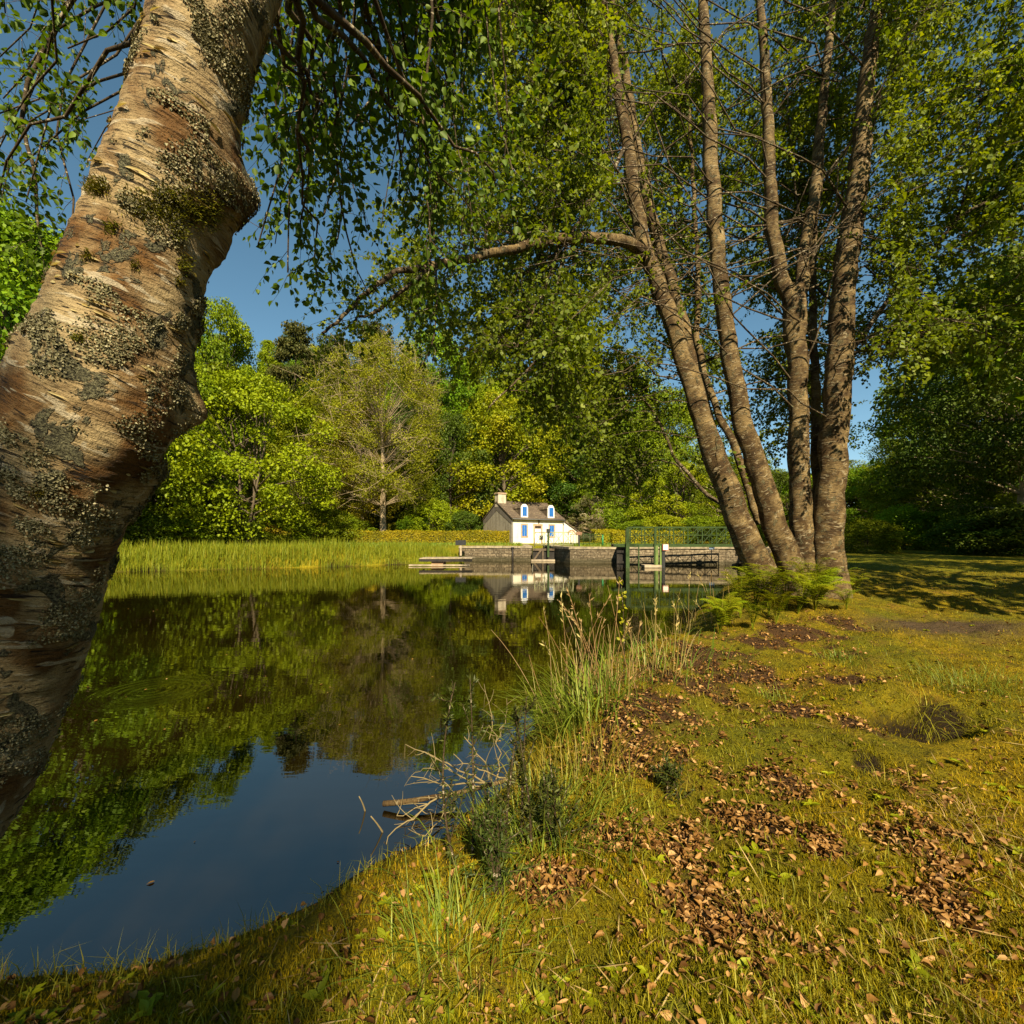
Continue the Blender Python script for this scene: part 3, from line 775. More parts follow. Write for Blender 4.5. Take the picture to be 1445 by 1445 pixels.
for i in range(4): q.box((5.98 + i * .15, 26.25 + i * .02, -.8), (5.98 + i * .15 + .145, 26.4 + i * .02, 1.16))
q.build("leaf_planks", M_TIMBER, g, smooth=False)
q = MB(); q.sqbar((5.95, 26.2, .9), (6.6, 26.2, .9), .08, .14); q.build("cross_beam", M_TIMBER, g, smooth=False)
q = MB(); q.sqbar((5.95, 26.2, .3), (6.6, 26.2, .3), .08, .14); q.build("cross_beam", M_TIMBER, g, smooth=False)
for (a, b, lab) in ((7.4, 8.35, "low weathered timber float below the left posts of the footbridge"),):
    fl = thing("timber_float", (a, 26, 0), lab, "float")
    q = MB(); q.box((a, 25.7, .02), (b, 26.5, .16)); q.build("deck_boards", M_WOODPALE, fl, smooth=False)
    q = MB(); q.box((a + .05, 25.75, -.15), (b - .05, 26.45, .018)); q.build("hull", M_TIMBER, fl, smooth=False)
sg = thing("notice_sign", (8.55, 25.8, 1.1), "small white notice board with reddish edge fixed at the black rack post", "sign")
q = MB(); q.box((8.42, 25.74, .98), (8.76, 25.775, 1.34)); q.build("border", plain('sign red', (.35, .10, .07), .5, .1, 3), sg, smooth=False)
q = MB(); q.box((8.455, 25.732, 1.015), (8.725, 25.7385, 1.305)); q.build("panel", M_WHITEP, sg, smooth=False)
q = MB(); q.sqbar((8.6, 25.79, .9), (8.6, 25.79, 1.4), .03, .03); q.build("bracket", M_BLACK, sg, smooth=False)
sg = thing("notice_sign", (11.9, 27.3, 1.1), "small blue grey sign at the right end of the rubble wall", "sign")
q = MB(); q.box((11.74, 27.42, 1.0), (12.06, 27.45, 1.3)); q.build("panel", plain('sign blue', (.16, .22, .30), .5, .2, 3), sg, smooth=False)
q = MB(); q.sqbar((11.9, 27.47, .3), (11.9, 27.47, 1.32), .05, .04); q.build("post", M_BLACK, sg, smooth=False)

# pontoon and the small box behind it
pt = thing("pontoon", (-4, 28.6, 0), "low grey wooden jetty floating by the reeds", "jetty")
q = MB()
for i in range(22): q.box((-5.55 + i * .142, 27.6 + i * .015, .42), (-5.55 + i * .142 + .135, 29.2 + i * .015, .47 + .004 * (i % 3)))
q.build("deck_boards", M_WOODPALE, pt, smooth=False)
q = MB(); q.box((-5.56, 27.56, .26), (-2.4, 27.64, .415)); q.box((-5.6, 27.66, .30), (-5.55, 29.2, .415)); q.build("edge_beam", M_TIMBER, pt, smooth=False)
q = MB(); q.box((-4.85, 27.7, -.3), (-4.15, 28.9, .255)); q.build("float_block", plain('float block', (.34, .20, .10), .8, .3, 3), pt, smooth=False)
q = MB(); q.box((-6.1, 27.2, .03), (-2.5, 27.5, .10)); q.build("fender_beam", M_WOODPALE, pt, smooth=False)
bx = thing("info_box", (-3.7, 33.2, 1.0), "small dark board on a pale post behind the jetty", "board")
q = MB(); q.sqbar((-3.72, 33.5, .4), (-3.72, 33.5, 1.16), .14, .14); q.build("post", M_WOODPALE, bx, smooth=False)
q = MB(); q.box((-4.1, 33.4, 1.16), (-3.36, 33.58, 1.52)); q.build("board", M_BLACK, bx, smooth=False)

# ------------------------------------------------------------------ twigs and leaves shared by the birches
def bez(a, b, c, n):
    t = np.linspace(0, 1, n)[:, None]
    return (1 - t) ** 2 * a + 2 * t * (1 - t) * b + t ** 2 * c
def smooth_path(pts, n):
    pts = np.asarray(pts, float); m = len(pts)
    t = np.linspace(0, m - 1, n); i = np.minimum(t.astype(int), m - 2); f = (t - i)[:, None]
    p0 = pts[np.maximum(i - 1, 0)]; p1 = pts[i]; p2 = pts[i + 1]; p3 = pts[np.minimum(i + 2, m - 1)]
    return .5 * (2 * p1 + (p2 - p0) * f + (2 * p0 - 5 * p1 + 4 * p2 - p3) * f ** 2 + (3 * p1 - p0 - 3 * p2 + p3) * f ** 3)
def twigs(rs, wood, crown, S, D, Ln, leaf, nl, droop=.5, r=.0028, six=True, thin=False):
    """hanging leafy twigs: S starts, D directions, Ln lengths"""
    S = np.asarray(S); D = unit(np.asarray(D)); Ln = np.asarray(Ln)
    if thin:                                # few leaves hang on the camera side of the stems, and the crown opens over the far field
        E = S + D * Ln[:, None] * .6
        ex_ = E[:, 0] / E[:, 1] * FPX + 722.5; ey_ = 760 - (E[:, 2] - EYE) / E[:, 1] * FPX
        k_ = ~((ex_ > 850) & (ex_ < 1250) & (E[:, 1] < 8.0) & (rs.rand(len(S)) < .93))
        k_ &= ~((ex_ > 1190) & (ex_ < 1318) & (ey_ > 530) & (ey_ < 680) & (rs.rand(len(S)) < .8))
        k_ &= ~((ex_ > 600) & (ex_ < 905) & (ey_ > 312) & (ey_ < 395) & (E[:, 1] < 7.2) & (rs.rand(len(S)) < .9))
        S, D, Ln = S[k_], D[k_], Ln[k_]
    n = len(S)
    if n == 0: return
    m = 5; pts = [S]; d = D.copy()
    for i in range(m - 1):
        d = unit(d + np.array([0, 0, -droop * .45]) + rs.normal(size=(n, 3)) * .16)
        pts.append(pts[-1] + d * (Ln / (m - 1))[:, None])
    pts = np.stack(pts, 1)
    tg = unit(np.gradient(pts, axis=1)); u = unit(np.cross(tg, np.array([.31, .2, .93]))); w = np.cross(tg, u)
    rr = (r * np.linspace(1, .35, m))[None, :, None, None]
    a = np.array([0, 2.094, 4.189])
    v = pts[:, :, None] + rr * (np.cos(a)[None, None, :, None] * u[:, :, None] + np.sin(a)[None, None, :, None] * w[:, :, None])
    I = np.arange(n * m * 3).reshape(n, m, 3); nx_ = np.roll(I, -1, 2)
    wood.add(v.reshape(-1, 3), quads=np.stack([I[:, :-1], nx_[:, :-1], nx_[:, 1:], I[:, 1:]], 3).reshape(-1, 4), rnd=.5)
    cnt = np.maximum(3, (nl * Ln / Ln.mean() * rs.uniform(.6, 1.3, n)).astype(int))
    ti = np.repeat(np.arange(n), cnt); N_ = len(ti)
    t = rs.uniform(.12, 1.0, N_) * (m - 1); i = np.minimum(t.astype(int), m - 2); f = (t - i)[:, None]
    C = pts[ti, i] * (1 - f) + pts[ti, i + 1] * f
    T = tg[ti, i]
    side = unit(rs.normal(size=(N_, 3))); side = unit(side - T * (side * T).sum(1, keepdims=True))
    ld = unit(T * .45 + side * .8 + np.array([0, 0, -.45]))
    C = C + side * .012
    nn = unit(rs.normal(size=(N_, 3)) * .75 + np.array([0, -.15, .75])); nn = unit(nn - ld * (nn * ld).sum(1, keepdims=True))
    L = leaf * rs.uniform(.6, 1.25, N_)
    rnd = np.clip(rs.normal(.5, .24, N_), 0, 1)
    (crown.leaf6 if six else crown.leaf4)(C, ld, nn, L, L * (.78 if six else .85), rnd)
def branch(rs, wood, a, b, r0, arch=.18, n=9, n_side=0):
    a = np.asarray(a, float); b = np.asarray(b, float); ln = np.linalg.norm(b - a)
    mid_ = (a + b) / 2 + np.array([0, 0, arch * ln]) + rs.normal(size=3) * .08 * ln
    p = bez(a, mid_, b, n); p[1:-1] += rs.normal(size=(n - 2, 3)) * .018 * ln
    wood.tube(p, np.linspace(r0, max(.004, r0 * .18), n), 6, s0=rs.rand() * 9)
    return p

# ------------------------------------------------------------------ near leaning birch on the left
TD = 1.45
axis_px = [(-215, 1370, 178), (-190, 1310, 158), (-150, 1210, 142), (-75, 1080, 140), (-25, 950, 138), (15, 840, 137), (52, 740, 135), (98, 650, 136), (146, 560, 134), (180, 450, 116), (210, 340, 103), (242, 241, 97), (277, 110, 90), (308, 0, 85)]
cen = np.array([P(a, b, TD) for a, b, w in axis_px])
rad = np.array([w / FPX * TD * .72 for a, b, w in axis_px])
cen = np.vstack([cen, [(-.70, 1.65, 4.2), (-.40, 2.0, 5.4), (-.1, 2.5, 6.8), (.1, 2.9, 8.2)]]); rad = np.concatenate([rad, [.125, .10, .07, .03]])
base = np.array([cen[0][0], TD, H(cen[0][0], TD)])
cen[0][2] = base[2] - .12
birch = thing("leaning_birch", base, "thick leaning birch trunk close by on the left, crusted with lichen and moss", "tree")
np_, na = 560, 260
cc_ = smooth_path(cen, np_); rr_ = smooth_path(rad[:, None], np_)[:, 0]
dens = np.interp(np.linspace(0, 1, np_), [0, 1], [0, 1])
tg = unit(np.gradient(cc_, axis=0)); u = unit(np.cross(tg, np.array([0, 1., 0]))); w = np.cross(tg, u)
ang = np.linspace(0, 2 * np.pi, na, endpoint=False)
ln = np.concatenate([[0], np.cumsum(np.linalg.norm(np.diff(cc_, axis=0), axis=1))])
nrm = np.cos(ang)[None, :, None] * u[:, None] + np.sin(ang)[None, :, None] * w[:, None]
bkv = np.stack([rr_[:, None] * np.cos(ang)[None], rr_[:, None] * np.sin(ang)[None], np.broadcast_to(ln[:, None], (np_, na))], 2).reshape(-1, 3)
v = cc_[:, None] + rr_[:, None, None] * nrm
v = v.reshape(-1, 3); nr = nrm.reshape(-1, 3)
dsp = .012 * noise(bkv * np.array([4, 4, 3.])) + .0045 * noise(bkv * np.array([7, 7, 38.])) + .0022 * noise(bkv * np.array([14, 14, 95.]))
lmask_v = noise(bkv * np.array([5.5, 5.5, 7]) + 11.3) + .5 * noise(bkv * np.array([13, 13, 16.]) + 3.1)
crust = sstep(.16, .34, lmask_v)
dsp += crust * (.003 + .005 * np.abs(noise(bkv * 75.)))
for (bx_, by_, r_, am) in ((268, 575, .070, .050), (280, 588, .035, .030), (318, 285, .12, .06), (330, 262, .06, .04), (300, 350, .07, .03), (240, 640, .06, -.03), (225, 662, .05, .022), (292, 315, .03, -.025),
                           (20, 900, .12, .03), (140, 880, .07, .025), (80, 1020, .06, .025), (200, 700, .1, -.015), (150, 400, .1, .012)):
    c = P(bx_, by_, TD + (.12 if bx_ > 210 else .0))
    dsp += am * np.exp(-((v - c) ** 2).sum(1) / (r_ * r_))
v = v + nr * dsp[:, None]
I = np.arange(np_ * na).reshape(np_, na); nx_ = np.roll(I, -1, 1)
q = MB(); q.add(v, quads=np.stack([I[:-1], nx_[:-1], nx_[1:], I[1:]], 2).reshape(-1, 4), bk=bkv)
trunk = q.build("trunk", MAT['bark_near'], birch)
# crusty lichen flakes and moss tufts growing on the bark
rs = np.random.RandomState(11)
NV = len(v)
facing = (nr * unit(np.array([0, 0, EYE]) - v)).sum(1)
lowz = (v[:, 2] > .2) & (v[:, 2] < 3.6) & (facing > -.35)
pw = crust * lowz * (.25 + np.clip(noise(bkv * 17.) + .3, 0, 1)); pw /= pw.sum()
ids = rs.choice(NV, 34000, p=pw)
C = v[ids] + (np.roll(v, 1, 0)[ids] - v[ids]) * rs.rand(len(ids), 1) + nr[ids] * .003
tang = unit(np.cross(nr[ids], rs.normal(size=(len(ids), 3))))
D = unit(tang + nr[ids] * rs.uniform(.1, 1.0, (len(ids), 1)))
NNv = unit(nr[ids] + tang * -.4 + rs.normal(size=(len(ids), 3)) * .3)
q = MB(); L = rs.uniform(.003, .0085, len(ids)); q.leaf6(C, D, NNv, L, L * rs.uniform(.7, 1.2, len(ids)), np.clip(rs.normal(.5, .3, len(ids)), 0, 1), fold=.3)
tag(q.build("lichen", MAT['lichen'], birch), kind="stuff")
pw = (facing > -.2) * (v[:, 2] > .2) * (v[:, 2] < 3.6) * (1 - crust) * sstep(.0, .35, noise(bkv * np.array([5, 5, 8.]) + 40)); pw /= pw.sum()
ids = rs.choice(NV, 210, p=pw); zax = np.repeat(tg, na, 0)[ids]
D = unit(np.cross(zax, nr[ids]) * rs.choice([-1, 1], len(ids))[:, None] + nr[ids] * rs.uniform(-.02, .22, (len(ids), 1)) + zax * rs.normal(0, .12, (len(ids), 1)))
q = MB(); L = rs.uniform(.015, .07, len(ids)); q.leaf6(v[ids] + nr[ids] * .001, D, nr[ids] + zax * .25, L, rs.uniform(.004, .013, len(ids)), rs.rand(len(ids)), fold=.35)
tag(q.build("peeling_bark", MAT['peel'], birch), kind="stuff")
for (mx, my, sx, sy, n_) in ((140, 265, 12, 10, 500), (240, 292, 45, 22, 2200), (285, 300, 25, 14, 900), (125, 362, 6, 5, 110), (258, 372, 8, 9, 200), (252, 397, 5, 6, 120), (113, 477, 8, 5, 140), (190, 375, 5, 5, 80), (55, 695, 7, 5, 100), (158, 320, 9, 8, 160), (255, 330, 6, 6, 120)):
    c = P(mx, my, TD - .18)
    dpx = np.stack([(v[:, 0] / v[:, 1] * FPX + 722.5 - mx) / sx, (760 - (v[:, 2] - EYE) / v[:, 1] * FPX - my) / sy], 1)
    wgt = np.exp(-(dpx ** 2).sum(1)) * (facing > -.1); wgt *= wgt > .02
    if wgt.sum() <= 0: continue
    ids = rs.choice(NV, n_, p=wgt / wgt.sum())
    q = MB(); D = unit(nr[ids] + rs.normal(size=(n_, 3)) * .45); L = rs.uniform(.006, .019, n_)
    q.leaf4(v[ids] + rs.normal(size=(n_, 3)) * .002, D, unit(rs.normal(size=(n_, 3))), L, L * .14 + .0007, rs.rand(n_))
    q.build("moss_tuft", MAT['trunk_moss'], birch)

# its limbs: over the frame to the right and left, twigs hanging into view
wood, crown = MB(), MB()
def low_left(px):
    return np.interp(px, [-60, 60, 140, 150, 290, 300, 360, 450, 540, 610, 640, 720, 760], [330, 400, 330, 100, 130, 400, 470, 500, 560, 530, 430, 330, 260])
tips = []
for i in range(92):
    px = rs.uniform(285, 740) if i < 72 else rs.uniform(-40, 140)
    lo = low_left(px)
    py = lo - 70 - (rs.rand() ** 1.3) * (lo + 150)
    if rs.rand() < .22 and px > 300 and py > 250: py -= 160
    tips.append(P(px, py, rs.uniform(2.7, 4.6)))
for tp in tips:
    k0 = rs.randint(0, 6); s0 = np.array([cen[-5 + min(k0, 4)] * .5 + cen[-6 + min(k0 + 1, 5)] * .5])[0]
    k_ = rs.uniform(13, len(cen) - 1.2); s0 = cen[int(k_)] * (1 - k_ % 1) + cen[int(k_) + 1] * (k_ % 1)
    p = branch(rs, wood, s0, tp, rs.uniform(.010, .022), .14, 11)
    n_ = rs.randint(9, 16)
    t = rs.uniform(.35, 1., n_) * 10; i0 = np.minimum(t.astype(int), 9); f = (t - i0)[:, None]
    S = p[i0] * (1 - f) + p[i0 + 1] * f
    D = unit(p[i0 + 1] - p[i0]) * .6 + rs.normal(size=(n_, 3)) * .8 + np.array([0, 0, -.2])
    twigs(rs, wood, crown, S, D, rs.uniform(.2, .5, n_), .047, 15, .28, .0022)
# the long dark hanging branches seen in front of the sky
for path, r_ in (([(598, 120), (607, 250), (612, 330), (616, 400), (615, 450), (608, 492), (590, 522)], .010), ([(480, 130), (497, 255), (513, 300), (518, 330)], .006), ([(640, 150), (660, 255), (665, 300), (672, 365)], .005),
                 ([(45, 100), (50, 250), (53, 310), (60, 360)], .016), ([(90, 120), (104, 280), (95, 340), (85, 400), (70, 430)], .008)):
    pp = np.array([P(a, b, 3.1 + .0004 * i_) for i_, (a, b) in enumerate(path)])
    pp = np.vstack([[pp[0] * .6 + cen[-2] * .4 + np.array([0, 0, .5])], pp])
    p = smooth_path(pp, 16); wood.tube(p, np.linspace(r_, r_ * .35, 16), 6)
    n_ = 16; i0 = rs.randint(4, 15, n_)
    twigs(rs, wood, crown, p[i0], rs.normal(size=(n_, 3)) * .7 + np.array([0, 0, -.5]), rs.uniform(.15, .4, n_), .042, 10, .6, .002)
wood.build("branches", MAT['bark_branch'], birch)
crown.build("crown", MAT['leaf_birch_near'], birch)

# ------------------------------------------------------------------ birch clump on the right bank
rs = np.random.RandomState(5)
cb = np.array([3.95, 7.55, H(3.95, 7.55)])
clump = thing("birch_clump", cb, "clump of tall slender birch trunks rising from one base on the right bank", "tree")
def stem(path, d0, d1, cap_r=None, extra=None):
    pts = []; rad = []
    n = len(path)
    for i, (a, b, w_) in enumerate(path):
        d = d0 + (d1 - d0) * i / (n - 1)
        pts.append(P(a, b, d)); rad.append(w_ / 2 / FPX * d * .80)
    return np.array(pts), np.array(rad)
STEMS = []
def add_stem(path, d0, d1, name="trunk", root=False):
    pts, rad = stem(path, d0, d1)
    if root:
        g = pts[0].copy(); g[2] = min(g[2], H(g[0], g[1])) - .12
        pts = np.vstack([g, pts]); rad = np.concatenate([[rad[0] * 1.15], rad])
    n = 60
    pc = smooth_path(pts, n); rc = np.maximum(smooth_path(rad[:, None], n)[:, 0], .01)
    kk = np.stack([pc[:, 2] * 1.1 + pts[0][0] * 7, pc[:, 2] * 0 + 2.2, pc[:, 2] * 0], 1)
    pc[3:-3] += (np.stack([noise(kk * 2.2), noise(kk * 2.2 + 31), np.zeros(n)], 1) * .035)[3:-3]
    rc = rc * (1 + .10 * noise(kk * 4.5 + 7))
    q = MB(); na_ = 28
    q.tube(pc, rc, na_, s0=rs.rand() * 20)
    vv = q.v[0]; ctr = np.repeat(pc, na_, 0); nn_ = unit(vv - ctr); b_ = q.bk[0]
    rr0 = np.repeat(rc, na_)
    vv = vv + nn_ * (rr0 * (.13 * noise(b_ * np.array([9, 9, 2.2])) + .05 * noise(b_ * np.array([18, 18, 30.]))))[:, None]
    for _ in range(5):                      # old branch knots
        c = vv[rs.randint(na_ * 8, na_ * 50)]; vv = vv + nn_ * (.022 * np.exp(-((vv - c) ** 2).sum(1) / .045 ** 2))[:, None]
    q.v[0] = vv
    q.build(name, MAT['bark_clump'], clump)
    STEMS.append((pc, rc))
    return pc, rc
S1, _ = add_stem([(1088, 842, 50), (1062, 780, 46), (1030, 700, 41), (1000, 620, 37), (975, 540, 33), (950, 460, 30), (925, 390, 28), (905, 330, 26), (895, 270, 22), (885, 200, 20), (868, 100, 16), (850, 0, 12), (835, -120, 7)], 7.35, 7.0, root=True)
add_stem([(1062, 790, 26), (1036, 720, 24), (1012, 650, 22), (990, 560, 21), (962, 450, 20), (942, 380, 20), (920, 310, 19), (905, 240, 17), (885, 120, 13), (865, 0, 9), (850, -100, 5)], 7.75, 8.6)
add_stem([(1122, 815, 46), (1100, 760, 42), (1075, 680, 36), (1050, 600, 32), (1030, 500, 28), (1020, 420, 27), (1010, 330, 26), (1004, 241, 25), (1000, 150, 22), (992, 0, 16), (985, -150, 9)], 7.4, 7.4, root=True)
S3, _ = add_stem([(1142, 815, 42), (1133, 760, 38), (1129, 700, 34), (1127, 600, 32), (1124, 500, 33), (1121, 440, 38), (1119, 405, 34)], 7.7, 7.7, root=True)
add_stem([(1119, 432, 26), (1101, 385, 24), (1090, 320, 22), (1086, 241, 20), (1080, 100, 16), (1070, -30, 11), (1062, -140, 6)], 7.68, 7.4)
add_stem([(1123, 432, 24), (1132, 390, 21), (1139, 320, 19), (1148, 290, 19), (1153, 241, 18), (1162, 140, 14), (1175, 0, 11), (1180, -120, 6)], 7.72, 8.1)
S4, _ = add_stem([(1174, 835, 58), (1169, 780, 50), (1171, 700, 45), (1177, 620, 43), (1183, 530, 40), (1187, 470, 38), (1193, 380, 36), (1205, 300, 34), (1212, 241, 31), (1222, 120, 25), (1240, 0, 19), (1255, -150, 9)], 7.55, 7.6, root=True)
add_stem([(1153, 800, 22), (1152, 720, 19), (1153, 650, 18), (1150, 540, 14), (1147, 430, 12), (1150, 300, 9), (1160, 150, 6)], 7.95, 8.3)
add_stem([(1072, 740, 15), (1040, 640, 13), (1005, 560, 12), (985, 480, 11), (985, 380, 9), (978, 260, 7), (970, 120, 5)], 7.9, 9.2)
wood, crown = MB(), MB()
def limb(path, d0, d1, r0, r1, n=26):
    pts = np.array([P(a, b, d0 + (d1 - d0) * i / (len(path) - 1)) for i, (a, b) in enumerate(path)])
    p = smooth_path(pts, n); k_ = np.arange(n)[:, None]
    p[2:-1] += (np.hstack([noise(np.hstack([k_ * .37, k_ * 0 + path[0][0], k_ * 0]))[:, None], k_ * 0, noise(np.hstack([k_ * .4, k_ * 0 + path[0][1], k_ * 0 + 5]))[:, None]]) * .035)[2:-1]
    wood.tube(p, np.linspace(r0, r1, n), 9, s0=rs.rand() * 9)
    return p
limbs = []
q_main = wood
wood = MB()
p = limb([(908, 358), (890, 344), (865, 338), (820, 336), (780, 338), (740, 348), (690, 358), (640, 369), (600, 378)], 7.05, 5.2, .088, .040, 40); limbs.append(p)
wood.build("limb", MAT['bark_clump'], clump)
wood = q_main
limbs.append(limb([(604, 377), (560, 384), (515, 415), (485, 445), (455, 470)], 5.2, 4.4, .038, .012))
limbs.append(limb([(604, 378), (575, 405), (530, 440), (505, 448), (488, 465)], 5.2, 4.7, .028, .008))
limbs.append(limb([(880, 210), (862, 246), (835, 285), (815, 315), (800, 345), (788, 392), (776, 450), (757, 508), (712, 552), (690, 575)], 6.9, 5.6, .030, .010, 34))
limbs.append(limb([(788, 345), (772, 400), (752, 440), (730, 490)], 6.3, 5.7, .016, .006))
limbs.append(limb([(1205, 490), (1235, 450), (1270, 400), (1310, 360), (1350, 310), (1395, 285), (1445, 262), (1500, 240)], 7.6, 7.0, .042, .015, 30))
limbs.append(limb([(1203, 500), (1230, 489), (1265, 481), (1310, 480), (1360, 482), (1420, 500)], 7.6, 8.3, .030, .008))
limbs.append(limb([(1032, 720), (990, 690), (950, 640), (930, 595), (905, 560), (880, 548)], 7.6, 9.4, .040, .010))
limbs.append(limb([(985, 690), (945, 652), (900, 660), (870, 690)], 8.2, 9.5, .016, .005))
limbs.append(limb([(1185, 430), (1150, 400), (1130, 330), (1120, 240), (1110, 120)], 7.9, 9.0, .03, .012))
limbs.append(limb([(1350, 310), (1365, 260), (1380, 180), (1420, 90)], 7.2, 7.0, .02, .008))
def low_right(px):
    return np.interp(px, [540, 600, 700, 780, 850, 930, 1000, 1100, 1200, 1260, 1320, 1400, 1500, 1620], [470, 500, 560, 640, 690, 700, 690, 660, 640, 620, 560, 540, 540, 560])
starts = [(pc, rc) for pc, rc in STEMS]
NB = 1390
for i in range(NB):
    px = rs.uniform(590, 1560) if i < 850 else (rs.uniform(840, 1300) if i < 1150 else rs.uniform(490, 880)); lo = low_right(px)
    py = lo - 30 - rs.rand() ** .9 * (lo + 230) if i < 1290 else lo - 10 - rs.rand() * 210
    if 1195 < px < 1320 and 500 < py < 690 and rs.rand() < .97: continue
    d = rs.uniform(5.6, 11.5) if px > 1260 else ((rs.uniform(5.0, 8.0) if i < 850 else rs.uniform(7.0, 11.0)) if px < 860 else (rs.uniform(8.3, 12.5) if rs.rand() < .97 else rs.uniform(6.2, 7.2)))
    tp = P(px, py, d)
    if rs.rand() < .55 or i >= 850 or 820 < px < 1300:                     # from the nearest limb or stem below the tip
        best = None
        for pc in [x for x in limbs] + [x for x, _ in starts]:
            dd = np.linalg.norm(pc - tp, axis=1) + .8 * np.maximum(0, pc[:, 2] - tp[2]) + 1.5 * (pc[:, 2] < 2.2)
            j = dd.argmin()
            if best is None or dd[j] < best[0]: best = (dd[j], pc[j])
        s0 = best[1]; 
        if best[0] > 3.2: continue
    else:
        pc, rc = starts[rs.randint(len(starts))]; s0 = pc[rs.randint(28, 56)]
        if s0[2] > tp[2] + 2.5 or np.linalg.norm(s0 - tp) > 5.5: 
            dd = np.linalg.norm(pc[20:57] - tp, axis=1); s0 = pc[20 + dd.argmin()]
    ll = np.linalg.norm(tp - s0)
    if ll > 6.0: continue
    p = branch(rs, wood, s0, tp, .0035 + .0022 * ll, .16, 10)
    n_ = int(8 + 5.0 * ll)
    t = rs.uniform(.25, 1., n_) * 9; i0 = np.minimum(t.astype(int), 8); f = (t - i0)[:, None]
    S = p[i0] * (1 - f) + p[i0 + 1] * f
    D = unit(p[i0 + 1] - p[i0]) * .5 + rs.normal(size=(n_, 3)) * .8 + np.array([0, 0, -.12])
    twigs(rs, wood, crown, S, D, rs.uniform(.3, .85, n_), .062, 26, .28, .003, six=False, thin=True)
for p in limbs:
    n_ = 34; i0 = rs.randint(4, len(p) - 1, n_)
    twigs(rs, wood, crown, p[i0], rs.normal(size=(n_, 3)) * .7 + np.array([0, 0, -.1]), rs.uniform(.3, .8, n_), .05, 14, .3, .003, six=False, thin=True)
# a few leafy sprouts on the stems
for pc, rc in STEMS:
    n_ = 8; i0 = rs.randint(14, 50, n_)
    twigs(rs, wood, crown, pc[i0], rs.normal(size=(n_, 3)) + np.array([0, 0, .2]), rs.uniform(.15, .4, n_), .045, 9, .2, .003, six=False, thin=True)
wood.build("branches", MAT['bark_branch'], clump)
crown.build("crown", MAT['leaf_birch'], clump)

